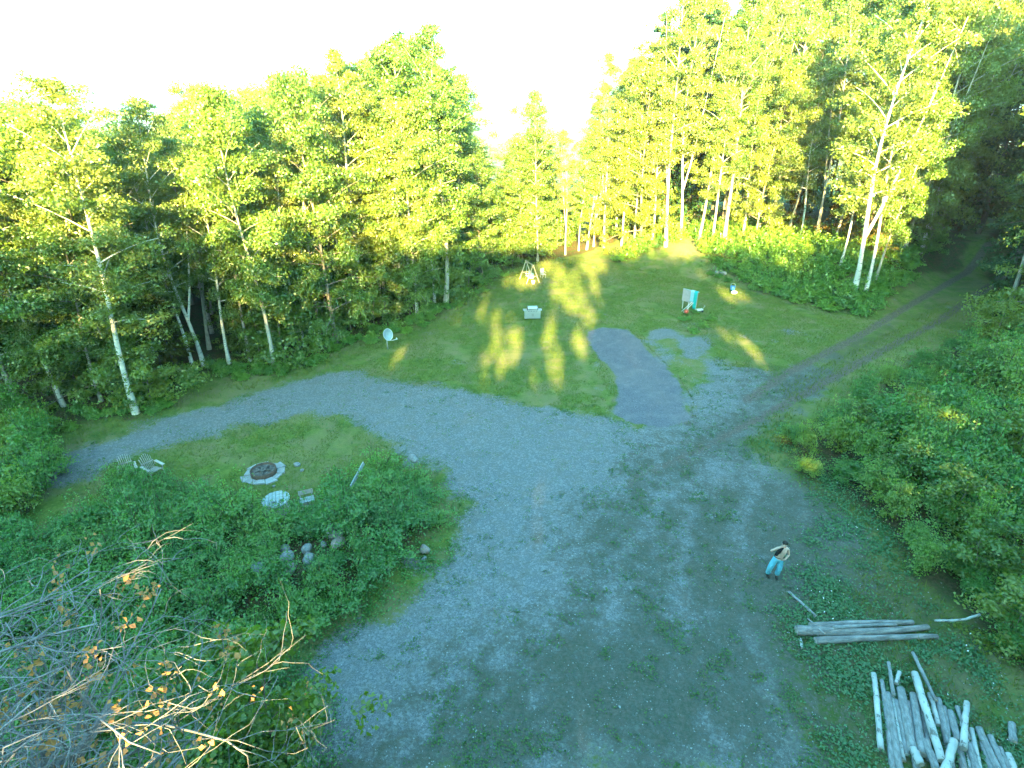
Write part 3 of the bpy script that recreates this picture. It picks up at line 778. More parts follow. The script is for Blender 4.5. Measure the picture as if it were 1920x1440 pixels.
for (x, y) in along(flats([(1640, 520), (1690, 520), (1730, 500)]), 5, rg, -0.5, 3.0):
    place_tree('sapling', rg.integers(3), (x, y, H1(x, y)), rg.uniform(4.0, 6.5), rg.uniform(0.9, 1.2), rg.uniform(0, 6), label='sunlit young tree right of the big white trunk by the track', group='young trees by the dirt track')
for (px, py, h, lab) in [(285, 760, 4.2, 'small bright maple sapling right of the big birch base'), (878, 545, 5.2, 'rounded dark green young tree at the corner of the left wood'),
                         (960, 500, 3.2, 'bright yellow green young tree left of the timber swing frame')]:
    b = G(px, py); place_tree('sapling', 0, b, h, 1.25, 1.0, label=lab)
for (px, py, h) in [(310, 715, 8.0), (330, 700, 9.5)]:
    b = G(px, py); place_tree('browncon', 0, b, h, 0.95, px, label='brown half dead conifer right of the big birch, %s' % ('nearer one' if px == 310 else 'farther one'))
for (px, py, h) in [(1590, 470, 9), (1640, 490, 8), (1555, 455, 9), (1480, 440, 9)]:
    b = G(px, py); place_tree('browncon', 0, b, h, 1.0, px, label='brown conifer with dead lower twigs among the trunks on the bank', group='brown conifers on the bank')

# ------------------------------------------------------------------ shrubs and low plants
def shrub_parts(seed, R, Hs, n_st, ncl, lpc, leaf, lmat, flat_=0.45):
    rng = np.random.default_rng(seed); sb = Bag(); fb = Bag()
    tips = []
    for i in range(n_st):
        az = rng.uniform(0, 6.28); rr_ = R * rng.uniform(0.15, 0.85); h = Hs * rng.uniform(0.55, 1.0) * math.sqrt(max(0.2, 1 - (rr_ / R) ** 2))
        s = np.linspace(0, 1, 4)
        P = np.column_stack([math.cos(az) * rr_ * s ** 1.2, math.sin(az) * rr_ * s ** 1.2, h * s - 0.03])
        sb.add(tube_np(P, 0.018 * (1 - 0.8 * s) + 0.004, 4))
        tips.append(P)
    for j in range(ncl):
        P = tips[rng.integers(len(tips))]; f = rng.uniform(0.35, 1.05)
        p = P[0] + (P[-1] - P[0]) * f; p[2] = P[-1][2] * f ** 0.9
        p = p + rng.normal(0, 0.16 * R, 3) * np.array([1, 1, 0.6])
        p[2] = max(p[2], 0.06)
        n = max(6, int(lpc * rng.uniform(0.6, 1.3))); cr = R * 0.30 * rng.uniform(0.6, 1.3)
        off = rng.normal(0, 0.55, (n, 3)) * np.array([cr, cr, cr * flat_])
        nr = np.array([0, 0, 1.2]) + off / cr * 0.7 + rng.normal(0, 0.5, (n, 3))
        q = p + off; q[:, 2] = np.maximum(q[:, 2], 0.02)
        cs = rng.uniform()
        fb.add(leaves_np(q, nr, leaf * rng.uniform(0.6, 1.3, n), rng), np.clip(0.5 * cs + 0.5 * rng.uniform(0, 1, n), 0, 1))
    for k in range(7):      # tall bare shoots and a few stalks that stand out of the leaves
        az = rng.uniform(0, 6.28); rr_ = R * rng.uniform(0.1, 0.9); s = np.linspace(0, 1, 4); h = Hs * rng.uniform(0.95, 1.35)
        P = np.column_stack([math.cos(az) * rr_ * (0.5 + 0.5 * s), math.sin(az) * rr_ * (0.5 + 0.5 * s), h * s])
        sb.add(tube_np(P, 0.011 * (1 - 0.6 * s), 3))
        n = 14; f = rng.uniform(0.45, 1.0, n); q = P[0] + (P[-1] - P[0]) * f[:, None] + rng.normal(0, 0.05, (n, 3))
        fb.add(leaves_np(q, np.array([0, 0, 0.8]) + rng.normal(0, 0.5, (n, 3)), leaf * rng.uniform(0.7, 1.3, n), rng), np.clip(0.6 + 0.4 * rng.uniform(0, 1, n), 0, 1))
    return [('stems', sb.mesh('shrub stems', M['stem'])), ('foliage', fb.mesh('shrub foliage', lmat))]
SHR = {'mound': [shrub_parts(71 + i, 0.95, 1.5, 16, 44, 46, 0.098, M['shrubleaf']) for i in range(3)],
       'thicket': [shrub_parts(81 + i, 1.25, 2.5, 18, 60, 54, 0.120, M['thicketleaf']) for i in range(3)],
       'fern': [shrub_parts(91 + i, 0.9, 0.8, 12, 44, 30, 0.15, M['fern'], 0.35) for i in range(2)]}
def place_shrub(kind, vi, x, y, sx, sz, rz, label, group, name='shrub', cat='shrub'):
    r = empty(name, (x, y, H1(x, y) - 0.03), (0, 0, rz)); r.scale = (sx, sx, sz)
    tag(r, label, cat, group)
    for nm, me in SHR[kind][vi % len(SHR[kind])]: link(nm, me, r)
P_MSHRUB = flats([(190, 960), (225, 915), (290, 918), (340, 925), (400, 950), (470, 985), (520, 1000), (580, 985), (630, 925), (690, 895), (760, 890), (810, 910), (835, 980), (815, 1040), (740, 1110), (640, 1170), (540, 1215), (560, 1290), (600, 1400), (560, 1520), (-60, 1520), (-60, 960), (60, 1000)])
ROCKS = [(485, 1066, 0.34, 'stone'), (538, 1046, 0.40, 'stone'), (541, 1072, 0.48, 'pinkstone'), (577, 1029, 0.30, 'stone'), (580, 1049, 0.34, 'stone'), (628, 998, 0.56, 'stone'), (636, 1022, 0.44, 'pinkstone'),
         (796, 1030, 0.32, 'pinkstone'), (795, 1044, 0.15, 'stone'), (608, 1018, 0.20, 'stone'), (590, 962, 0.30, 'stone'), (535, 1030, 0.30, 'stone')]
rock_xy = [tuple(G(a, b).xy) for a, b, c, d in ROCKS]
keep = rock_xy + [tuple(G(a, b).xy) for a, b in [(522, 955), (505, 965), (578, 945), (680, 930), (665, 945), (285, 885), (300, 890), (270, 890), (310, 880), (240, 890), (495, 885), (545, 960)]]
inM = one(lambda x, y: sdpoly(x, y, P_MSHRUB) > 0.25)
rg = np.random.default_rng(15)
def mound_label(x, y):
    px, py, _ = to_px((x, y, H1(x, y)))
    if py > 1180: return 'low leafy shrub under and beyond the dead grey branches', 'shrubs under the dead grey branches'
    if min(math.hypot(x - a, y - b) for a, b in rock_xy) < 1.8: return 'leafy shrub growing among the boulders of the mound', 'shrubs among the boulders'
    if px > 700: return 'dense green shrub at the driveway end of the mound', 'shrubs at the driveway end of the mound'
    if py < 1000 and px < 480: return 'pale green shrub on the lawn side of the mound near the wooden chairs', 'shrubs near the wooden chairs'
    if px < 200: return 'leafy shrub at the left end of the mound', 'shrubs at the left end of the mound'
    return 'leafy green shrub on the overgrown slope of the rock mound', 'shrubs on the slope of the rock mound'
def thicket_label(x, y, d):
    px, py, _ = to_px((x, y, H1(x, y)))
    if py > 1200: return 'leafy bush at the thicket edge beside the birch log pile', 'bushes beside the birch log pile'
    if py > 1060: return 'leafy bush at the thicket edge behind the old grey logs', 'bushes behind the old grey logs'
    if d < 2.5 and py < 800: return 'low bush on the thicket edge along the dirt track', 'bushes along the dirt track'
    if d < 2.5: return 'leafy bush at the front edge of the thicket facing the driveway', 'bushes at the thicket front'
    if py < 700: return 'tall bush at the back of the thicket near the shaded wood', 'bushes at the back of the thicket'
    return 'dense leafy bush in the middle of the thicket right of the driveway', 'bushes in the middle of the thicket'
for (x, y) in scatter(inM, -30, 0, 6, 32, 0.98, 9000, 21, keep, 0.55, 260):
    big = rg.uniform(0.7, 1.35)
    place_shrub('mound', rg.integers(3), x, y, big, big * rg.uniform(0.65, 1.3), rg.uniform(0, 6), *mound_label(x, y))
for px, py, sc in ((225, 915, 0.9), (262, 922, 0.95), (240, 900, 0.6), (318, 930, 0.9), (350, 938, 0.8), (395, 948, 0.9), (300, 915, 0.6), (430, 960, 0.8), (460, 978, 0.7)):
    b = G(px, py); place_shrub('mound', px, b.x, b.y, sc, sc * 1.15, px, 'pale green shrub on the lawn side of the mound near the wooden chairs', 'shrubs near the wooden chairs')
inT = one(lambda x, y: sdpoly(x, y, P_THICKET) > 0.5)
for (x, y) in scatter(inT, 8, 62, 8, 62, 1.5, 12000, 22, (), 1, 280):
    d = float(sdpoly(np.array([x]), np.array([y]), P_THICKET)[0])
    k = 0.55 + 0.6 * min(1, d / 5)
    place_shrub('thicket', rg.integers(3), x, y, k * rg.uniform(0.85, 1.25), k * rg.uniform(0.5, 1.5), rg.uniform(0, 6), *thicket_label(x, y, d))
rr2 = random.Random(3)
for (px, py, h) in [(1700, 800, 3.0), (1820, 720, 3.6), (1600, 800, 2.4), (1880, 860, 3.8), (1780, 960, 3.0), (1890, 1080, 3.0), (1850, 640, 4.2), (1900, 1190, 2.6), (1700, 900, 2.6), (1810, 1060, 2.4)]:
    b = G(px, py + 20); place_tree('sapling', rr2.randrange(3), b, h, 1.3, rr2.uniform(0, 6), label='leafy young tree standing up out of the right thicket', group='young trees in the right thicket')
BANKP = flats([(1140, 492), (1300, 486), (1330, 510), (1400, 540), (1500, 570), (1600, 592), (1680, 560), (1720, 520), (1640, 490), (1560, 470), (1440, 455), (1260, 468)])
inB = one(lambda x, y: (sdpoly(x, y, BANKP) > 0.2) & (dline(x, y, TRACK) > 2.8))
for (x, y) in scatter(inB, 5, 50, 50, 90, 1.08, 12000, 23, (), 1, 280):
    place_shrub('fern', rg.integers(2), x, y, rg.uniform(1.0, 1.6), rg.uniform(0.9, 2.0), rg.uniform(0, 6), 'bright low fern or brambly plant covering the bank above the lawn', 'low plants on the bank', 'fern', 'plant')
verge = [p for p in along(flats([(40, 800), (255, 782), (375, 700), (520, 700), (640, 650), (785, 606), (860, 566), (940, 510)]), 90, rg, -1.2, 1.6)]
for (x, y) in verge:
    place_shrub('fern', rg.integers(2), x, y, rg.uniform(0.6, 1.0), rg.uniform(0.6, 1.1), rg.uniform(0, 6), 'tall green weed clump on the verge below the left wood', 'weed clumps on the left verge', 'weed_clump', 'plant')
for (x, y) in scatter(one(lambda x, y: sdpoly(x, y, flats([(-60, 800), (80, 800), (100, 870), (90, 960), (-60, 1010)])) > 0), -40, -18, 22, 40, 1.2, 2000, 24, (), 1, 60):
    place_shrub('thicket', rg.integers(3), x, y, rg.uniform(0.8, 1.2), rg.uniform(0.8, 1.3), rg.uniform(0, 6), 'leafy bush at the left edge where the gravel loop leaves the photo', 'bushes at the left edge')
b = G(520, 1420); place_tree('sapling', 0, b, 5.6, 1.1, 0.4, label='yellow green young tree growing up beside the dead grey branches')
b = G(390, 1500); place_tree('sapling', 1, b, 5.0, 1.1, 2.4, label='young leafy tree at the bottom edge under the dead grey branches')
for px, py in ((1305, 585), (1285, 600), (1320, 615), (1330, 600), (1300, 625)):
    b = G(px, py); place_shrub('fern', px, b.x, b.y, rg.uniform(0.5, 0.8), rg.uniform(0.4, 0.7), px, 'weed clump growing round the foot of the rack draped with cloths', 'weeds by the cloth rack', 'weed_clump', 'plant')
for px, py in ((1345, 520), (1330, 515), (1362, 528)):
    b = G(px, py); place_shrub('fern', px, b.x, b.y, 0.7, 0.6, px, 'low weed clump beside the small heap of stones', 'weeds by the stone heap', 'weed_clump', 'plant')

# ------------------------------------------------------------------ grass, weeds, creepers, loose stones (uncountable)
def pts_in(mask_fn, x0, x1, y0, y1, n, seed, near=False):
    rng = np.random.default_rng(seed)
    x = rng.uniform(x0, x1, n)
    y = y0 + (y1 - y0) * (rng.uniform(0, 1, n) ** (1.35 if near else 1.0))
    k = mask_fn(x, y, rng); return x[k], y[k], rng
def blades(name, x, y, rng, h, w, mat, tilt=0.5, label=None):
    n = len(x); z = height(x, y)
    a = rng.uniform(0, 6.28, n); hh = h * rng.uniform(0.5, 1.4, n); ww = w * rng.uniform(0.6, 1.3, n)
    tx = rng.normal(0, tilt, n) * hh; ty = rng.normal(0, tilt, n) * hh
    V = np.empty((n, 3, 3))
    V[:, 0] = np.stack([x - np.cos(a) * ww, y - np.sin(a) * ww, z - 0.01], 1)
    V[:, 1] = np.stack([x + np.cos(a) * ww, y + np.sin(a) * ww, z - 0.01], 1)
    V[:, 2] = np.stack([x + tx, y + ty, z + hh], 1)
    rn = np.clip(0.6 * fbm(x, y, 1.6, 77) + 0.4 * rng.uniform(0, 1, n), 0, 1)
    me = mesh_np(name, V.reshape(-1, 3), np.arange(n * 3).reshape(n, 3), mat, {'rnd': np.repeat(rn, 3)}, nside=3)
    return tag(link(name, me), kind='stuff')
def is_lawn(x, y, rng):
    d = np.maximum(sdpoly(x, y, P_LAWN_BACK), sdpoly(x, y, P_LAWN_FIRE))
    return (d + rng.normal(0, 0.5, len(x)) > 0.1) & (fbm(x, y, 2.0, 51) > 0.36) & (sdpoly(x, y, P_SLATE) < -0.2) & (sdpoly(x, y, P_PALE) < 0.5)
x, y, rg_ = pts_in(is_lawn, -28, 42, 24, 72, 340000, 31)
blades('lawn_grass', x, y, rg_, 0.095, 0.022, M['grass'], 0.8)
def is_verge(x, y, rng):
    d = sdpoly(x, y, P_WOOD_L); d2 = sdpoly(x, y, P_THICKET); d3 = dline(x, y, TRACK)
    g = sdpoly(x, y, P_GRAVEL)
    return (((d > -4.0) & (d < 1.5)) | ((d2 > -4) & (d2 < 0.5) & (x > 14))) & (g < -0.3) & (fbm(x, y, 1.5, 53) > 0.35)
x, y, rg_ = pts_in(is_verge, -45, 60, 12, 75, 260000, 32)
blades('verge_grass', x, y, rg_, 0.22, 0.02, M['grass'], 0.5)
def is_drive(x, y, rng):
    m_ = np.clip((sdpoly(x, y, P_WORN) + 3) / 8, 0, 1); g = sdpoly(x, y, P_GRAVEL)
    edge = np.exp(-np.abs(g) / 0.8)
    pr = np.clip(0.10 + 0.95 * m_ * sstep(0.38, 0.58, fbm(x, y, 2.4, 55)) + 0.7 * edge, 0, 1) * sstep(0.46, 0.62, fbm(x, y, 0.8, 56))
    pr = pr * ((g > -1.5) | (m_ > 0.3)) * (sdpoly(x, y, P_SLATE) < -0.1)
    return rng.uniform(0, 1, len(x)) < pr
def tufts(name, x, y, rng, n_l, spread, hmax, leaf, mat):
    n = len(x); k = n_l
    X = np.repeat(x, k) + rng.normal(0, spread, n * k); Y = np.repeat(y, k) + rng.normal(0, spread, n * k)
    Z = height(X, Y) + rng.uniform(0.01, hmax, n * k)
    nr = np.array([0, 0, 1.0]) + rng.normal(0, 0.45, (n * k, 3))
    V, Q = leaves_np(np.stack([X, Y, Z], 1), nr, leaf * rng.uniform(0.5, 1.3, n * k), rng)
    rn = np.clip(np.repeat(rng.uniform(0, 1, n), k) * 0.5 + 0.5 * rng.uniform(0, 1, n * k), 0, 1)
    return tag(link(name, mesh_np(name, V, Q, mat, {'rnd': np.repeat(rn, 4)})), kind='stuff')
x, y, rg_ = pts_in(is_drive, -26, 34, 9, 52, 110000, 33, True)
tufts('driveway_weeds', x, y, rg_, 6, 0.08, 0.05, 0.075, M['weed'])
P_CREEP = flats([(1470, 1090), (1520, 1000), (1560, 950), (1660, 1010), (1720, 1120), (1860, 1240), (1920, 1330), (1960, 1500), (1560, 1500), (1540, 1260), (1480, 1180)])
P_CREEP2 = flats([(1430, 830), (1480, 880), (1560, 960), (1640, 1060), (1700, 1050), (1600, 900), (1480, 800)])
def is_creep(x, y, rng):
    d = np.maximum(sdpoly(x, y, P_CREEP), sdpoly(x, y, P_CREEP2)) + rng.normal(0, 0.4, len(x))
    return (d > 0) & (rng.uniform(0, 1, len(x)) < 0.12 + 0.88 * sstep(0.42, 0.6, fbm(x, y, 1.3, 58)))
x, y, rg_ = pts_in(is_creep, 6, 30, 8, 46, 60000, 34, True)
tufts('creeping_ground_cover', x, y, rg_, 6, 0.13, 0.12, 0.11, M['clover'])
x, y, rg_ = pts_in(lambda x, y, r: is_creep(x, y, r) & (r.uniform(0, 1, len(x)) < 0.3) & (fbm(x, y, 2.0, 59) > 0.55), 6, 30, 8, 30, 9000, 35, True)
tufts('small_white_flowers', x, y, rg_, 1, 0.05, 0.2, 0.07, M['petal'])
def is_moundcover(x, y, rng):
    d = sdpoly(x, y, P_MSHRUB)
    return (d + rng.normal(0, 0.4, len(x)) > -0.5) & (rng.uniform(0, 1, len(x)) < 0.15 + 0.8 * sstep(0.4, 0.6, fbm(x, y, 1.1, 68)))
x, y, rg_ = pts_in(is_moundcover, -30, 0, 6, 32, 40000, 36, True)
tufts('mound_ground_cover', x, y, rg_, 6, 0.14, 0.25, 0.10, M['shrubleaf'])
def is_stone(x, y, rng):
    g = np.maximum(np.maximum(sdpoly(x, y, P_GRAVEL), sdpoly(x, y, P_PALE)), sdpoly(x, y, P_SLATE)); w = sdpoly(x, y, P_CREEP)
    return (g > 0.1) | ((w > -1.5) & (rng.uniform(0, 1, len(x)) < 0.6))
x, y, rg_ = pts_in(is_stone, -26, 30, 8, 62, 46000, 37, True)
n = len(x); s = 0.015 * np.minimum(np.exp(rg_.normal(0, 0.55, n)), 2.3); z = height(x, y) + s * 0.25
octa = np.array([(1, 0, 0), (0, 1, 0), (-1, 0, 0), (0, -1, 0), (0, 0, .7), (0, 0, -.7)], float)
V = octa[None] * (s[:, None, None] * rg_.uniform(0.6, 1.3, (n, 6, 3)))
a = rg_.uniform(0, 6.28, n); ca, sa = np.cos(a), np.sin(a)
V = np.stack([V[..., 0] * ca[:, None] - V[..., 1] * sa[:, None], V[..., 0] * sa[:, None] + V[..., 1] * ca[:, None], V[..., 2]], -1) + np.stack([x, y, z], 1)[:, None]
tri = np.array([(0, 1, 4), (1, 2, 4), (2, 3, 4), (3, 0, 4)])
Q = (tri[None] + (np.arange(n) * 6)[:, None, None]).reshape(-1, 3)
tag(link('loose_stones', mesh_np('loose_stones', V.reshape(-1, 3), Q, M['pebble'], nside=3)), kind='stuff')


# ------------------------------------------------------------------ rocks on the mound
def rock_mesh(seed, mat):
    rng = np.random.default_rng(seed); g = Geo().ball((0, 0, 0), 1.0, 10, 7)
    ax = rng.normal(0, 1, (7, 3)); ax /= np.linalg.norm(ax, axis=1, keepdims=True); cut = rng.uniform(0.48, 0.82, 7)
    out = []
    for v in g.v:
        p = np.array(v)
        for a, c in zip(ax, cut):
            d = p @ a
            if d > c: p = p - a * (d - c) * 0.85
        out.append(tuple(p * (1 + 0.05 * rng.normal())))
    g.v = out
    return g.mesh('rock', M[mat], True)
RM = {'stone': [rock_mesh(i, 'stone') for i in range(4)], 'pinkstone': [rock_mesh(i + 20, 'pinkstone') for i in range(3)]}
ROCKLAB = ['bluish boulder lowest and leftmost on the shrubby mound', 'pale rounded boulder stacked on a pinkish one', 'large pinkish boulder under the pale rounded one',
           'small grey boulder right of the stacked pair, upper one', 'bluish boulder right of the stacked pair, lower one', 'big pale boulder near the top of the mound among the leaves',
           'brownish boulder just below the big pale boulder', 'pinkish rock at the mound edge next to the driveway', 'tiny white rock just below the pinkish rock by the driveway',
           'small stone left of the two big upper boulders', 'pale rock half hidden right of the round plank table', 'low dark boulder behind the stacked pair']
for i, ((px, py, s, mt), lab) in enumerate(zip(ROCKS, ROCKLAB)):
    b = G(px, py + 6)
    o = link('boulder', RM[mt][i % len(RM[mt])]); o.location = (b.x, b.y, b.z + s * 0.55); o.rotation_euler = (0.2 * (i % 3), 0.1 * (i % 4), i * 1.3)
    o.scale = (s, s * 0.8, s * 0.72); tag(o, lab, 'rock', 'boulders on the rock mound')
for i, (px, py, s, lab) in enumerate([(557, 873, 0.17, 'small pale stone on the grass right of the fire pit'), (566, 883, 0.11, 'little stone just below the stone right of the fire pit'),
                                 (778, 900, 0.28, 'pale bluish rock on top of the mound shrubs near the driveway'), (514, 913, 0.09, 'tiny stone on the grass below the fire pit')]):
    b = G(px, py); o = link('stone', RM['stone'][i % 4]); o.location = (b.x, b.y, b.z + s * 0.4 + (1.25 if px == 778 else 0)); o.scale = (s * 1.3, s, s * 0.8); o.rotation_euler = (0, 0, i); tag(o, lab, 'stone')

# ------------------------------------------------------------------ wooden lounge chairs
def chair(loc, rz, label):
    r = empty('lounge_chair', loc, (0, 0, rz)); tag(r, label, 'chair', 'wooden chairs by the fire pit')
    w = 0.62
    for k in range(6):      # seat slats, rising to the front (front = +x)
        x = -0.30 + k * 0.125; Geo().box((x, 0, 0.22 + 0.16 * (x + 0.3) / 0.75), (0.11, w, 0.025), Matrix.Rotation(-0.2, 3, 'Y')).build('seat_slat', M['greywood'], r, bevel=0.004)
    for k in range(7):      # fan back
        y = (k - 3) * 0.088; top = 1.08 - 0.045 * (k - 3) ** 2 * 0.5
        Geo().bar((-0.30, y * 0.85, 0.20), (-0.62, y * 1.12, top), 0.024, 0.078).build('back_slat', M['greywood'], r, bevel=0.004)
    Geo().bar((-0.455, -0.33, 0.60), (-0.455, 0.33, 0.60), 0.03, 0.07).build('back_rail', M['greywood'], r)
    for s in (-1, 1):
        Geo().box((0.02, s * 0.39, 0.56), (0.82, 0.15, 0.028)).build('armrest', M['armwood'], r, bevel=0.008)
        Geo().bar((0.36, s * 0.35, 0), (0.36, s * 0.35, 0.545), 0.09, 0.03).build('front_leg', M['greywood'], r)
        Geo().bar((0.42, s * 0.31, 0.33), (-0.72, s * 0.31, 0.03), 0.03, 0.11).build('side_rail', M['greywood'], r)
        Geo().bar((-0.46, s * 0.36, 0.30), (-0.46, s * 0.36, 0.545), 0.06, 0.03).build('arm_support', M['greywood'], r)
    return r
chair(G(290, 889), -0.55, 'weathered wooden lounge chair with bleached armrests at the left of the fire pit lawn')
chair(G(243, 892), -0.9, 'wooden lounge chair half hidden by leaves behind the other chair')

# ------------------------------------------------------------------ fire pit
b = G(495, 888); r = empty('fire_pit', b); tag(r, 'round fire pit with a rusty ring and flat stone surround on the grass', 'fire pit')
n = 11
for k in range(n):
    a0, a1 = 2 * math.pi * (k + 0.03) / n, 2 * math.pi * (k + 0.97) / n
    r0_, r1_ = 0.70, 1.12 + 0.10 * math.sin(k * 2.3); z0, z1 = -0.05, 0.07 + 0.02 * math.sin(k * 1.7)
    P4 = [(r0_ * math.cos(a0), r0_ * math.sin(a0)), (r1_ * math.cos(a0), r1_ * math.sin(a0)), (r1_ * math.cos(a1), r1_ * math.sin(a1)), (r0_ * math.cos(a1), r0_ * math.sin(a1))]
    g = Geo(); g.add([(x, y, z0) for x, y in P4] + [(x, y, z1) for x, y in P4], [(3, 2, 1, 0), (4, 5, 6, 7), (0, 1, 5, 4), (1, 2, 6, 5), (2, 3, 7, 6), (3, 0, 4, 7)])
    g.build('flagstone', M['flag'], r, bevel=0.02)
g = Geo(); ns = 28; vs = []
for (rr_, zz) in ((0.66, 0.0), (0.68, 0.30), (0.63, 0.30), (0.61, 0.0)):
    vs += [(rr_ * math.cos(2 * math.pi * k / ns), rr_ * math.sin(2 * math.pi * k / ns), zz) for k in range(ns)]
g.add(vs, [(q * ns + k, q * ns + (k + 1) % ns, (q + 1) * ns + (k + 1) % ns, (q + 1) * ns + k) for q in range(3) for k in range(ns)])
g.build('fire_ring', M['rust'], r, True)
Geo().disc((0, 0, 0.15), 0.605, 0.1, 28).build('ash_bed', M['ash'], r)
for k in range(5):
    a = k * 1.25; Geo().tube([(0.42 * math.cos(a), 0.42 * math.sin(a), 0.24), (-0.30 * math.cos(a + .4), -0.30 * math.sin(a + .4), 0.27)], 0.05, 7).build('charred_log', M['ash'], r, True)

# ------------------------------------------------------------------ cable spool table
b = G(523, 957); r = empty('spool_table', b, (0.03, -0.05, 0.35)); tag(r, 'round plank table made from a cable spool, faded pale blue, beside the mound', 'table')
R_ = 0.66; npk = 8; wd = 2 * R_ / npk
for k in range(npk):
    x0 = -R_ + k * wd + 0.009; x1 = x0 + wd - 0.018
    def yy(x): return math.sqrt(max(0.0, R_ * R_ - x * x))
    if k == 5: cut = (-0.42, -0.10)
    elif k == 3: cut = (-0.30, -0.16)
    else: cut = None
    segs = [(-9, 9)] if cut is None else [(-9, cut[0]), (cut[1], 9)]
    for lo, hi in segs:
        xs = np.linspace(x0, x1, 5); top = [(x, min(hi, yy(x))) for x in xs]; bot = [(x, max(lo, -yy(x))) for x in xs[::-1]]
        ring_ = top + bot; m_ = len(ring_); g = Geo()
        g.add([(x, y, 0.66) for x, y in ring_] + [(x, y, 0.705 + 0.004 * (k % 3)) for x, y in ring_], [tuple(range(m_)), tuple(reversed(range(m_, 2 * m_)))] + [(i, m_ + i, m_ + (i + 1) % m_, (i + 1) % m_) for i in range(m_)])
        g.build('plank', M['blueplank'], r)
for y in (-0.25, 0.25): Geo().box((0, y, 0.635), (1.1, 0.10, 0.045)).build('batten', M['greywood'], r)
Geo().disc((0, 0, 0.33), 0.26, 0.57, 18).build('core', M['greywood'], r)
Geo().disc((0, 0, 0.03), 0.60, 0.06, 28).build('lower_disc', M['greywood'], r)

# weathered seat right of the table; plank leaning on the shrubs
b = G(578, 952); r = empty('wooden_seat', b, (0, 0, 0.4)); tag(r, 'small weathered grey wooden seat of rough boards right of the spool table', 'seat')
for k in range(3): Geo().box((0, (k - 1) * 0.15, 0.50), (0.72, 0.135, 0.04), Matrix.Rotation(0.02 * k, 3, 'Z')).build('seat_board', M['blueplank'], r)
for s in (-1, 1): Geo().box((s * 0.26, 0, 0.24), (0.06, 0.40, 0.475)).build('side_board', M['greywood'], r)
Geo().box((0, -0.19, 0.33), (0.46, 0.03, 0.20)).build('front_board', M['greywood'], r)
Geo().box((0, 0.24, 0.80), (0.70, 0.035, 0.22), Matrix.Rotation(-0.15, 3, 'X')).build('back_board', M['greywood'], r)
for s in (-1, 1): Geo().bar((s * 0.28, 0.215, 0.50), (s * 0.28, 0.25, 0.9), 0.05, 0.03).build('back_post', M['greywood'], r)
a = G(662, 940); c = G(690, 908)
o = Geo().bar((a.x, a.y, a.z + 0.9), (c.x + 0.1, c.y - 0.6, c.z + 1.75), 0.05, 0.22).build('plank', M['blueplank']); tag(o, 'faded plank leaning up out of the shrubs on the mound', 'plank')

# ------------------------------------------------------------------ satellite dish
b = G(727, 654); r = empty('satellite_dish', b); tag(r, 'grey satellite dish on a pole at the edge of the left wood', 'satellite dish')
Geo().tube([(0, 0, -0.05), (0, 0, 0.80)], 0.045, 10).build('pole', M['polegrey'], r, True)
nrm = Vector((0.72, -0.62, 0.30)).normalized(); Q_ = nrm.to_track_quat('Z', 'Y').to_matrix()
g = Geo(); nr_, ns = 6, 30; vs = []; RD = 0.50
for i in range(nr_ + 1):
    rr_ = RD * i / nr_
    for k in range(ns):
        a = 2 * math.pi * k / ns; vs.append(Q_ @ Vector((rr_ * math.cos(a) * 0.93, rr_ * math.sin(a), 0.16 * (rr_ / RD) ** 2)))
g.add(vs, [(i * ns + k, i * ns + (k + 1) % ns, (i + 1) * ns + (k + 1) % ns, (i + 1) * ns + k) for i in range(nr_) for k in range(ns)])
d = g.build('dish', M['dishgrey'], r, True); d.location = (0.06, -0.05, 1.25)
so = d.modifiers.new('thickness', 'SOLIDIFY'); so.thickness = 0.012
Geo().tube([Q_ @ Vector((RD * 0.95 * math.cos(2 * math.pi * k / 30) * 0.93, RD * 0.95 * math.sin(2 * math.pi * k / 30), 0.150)) + Vector((0.06, -0.05, 1.25)) for k in range(31)], 0.022, 6, False).build('rim', M['white'], r, True)
Geo().tube([(0, 0, 0.77), (0.02, -0.02, 1.03), (0.05, -0.04, 1.23)], 0.05, 8).build('mount', M['polegrey'], r, True)
Geo().tube([(0.10, -0.10, 0.78), (0.50, -0.32, 0.86), (0.98, -0.58, 1.08)], 0.032, 8).build('feed_arm', M['white'], r, True)
Geo().tube([(0.94, -0.56, 1.06), (0.88, -0.53, 1.17)], 0.05, 8).build('receiver', M['white'], r, True)

# ------------------------------------------------------------------ gas grill
b = G(998, 598); r = empty('gas_grill', b, (0, 0, 0.06)); tag(r, 'stainless gas grill with side shelves and closed lid on the lawn', 'grill')
Geo().box((0, 0, 0.45), (1.46, 0.50, 0.66)).build('cabinet', M['steel'], r, bevel=0.01)
for s in (-1, 1):
    dr_ = Geo().box((s * 0.365, -0.262, 0.43), (0.70, 0.022, 0.58)); dr_ = dr_.build('door', M['steel'], r, bevel=0.006)
    Geo().tube([(s * 0.05, -0.30, 0.35), (s * 0.05, -0.30, 0.62)], 0.012, 6).build('handle', M['black'], dr_)
    Geo().box((s * 0.66, 0, 0.90), (0.40, 0.54, 0.045)).build('side_shelf', M['steel'], r, bevel=0.008)
    Geo().box((s * 0.875, 0, 0.90), (0.03, 0.56, 0.09)).build('shelf_end', M['black'], r)
    Geo().box((s * 0.47, 0, 1.05), (0.05, 0.54, 0.30)).build('lid_side', M['black'], r, bevel=0.01)
    for y in (-0.2, 0.2): Geo().disc((s * 0.62, y, 0.06), 0.06, 0.04, 12, Matrix.Rotation(math.pi / 2, 3, 'Y')).build('wheel', M['black'], r)
cp_ = Geo().box((0, -0.275, 0.86), (1.46, 0.05, 0.14)); cp_ = cp_.build('control_panel', M['steel'], r, bevel=0.006)
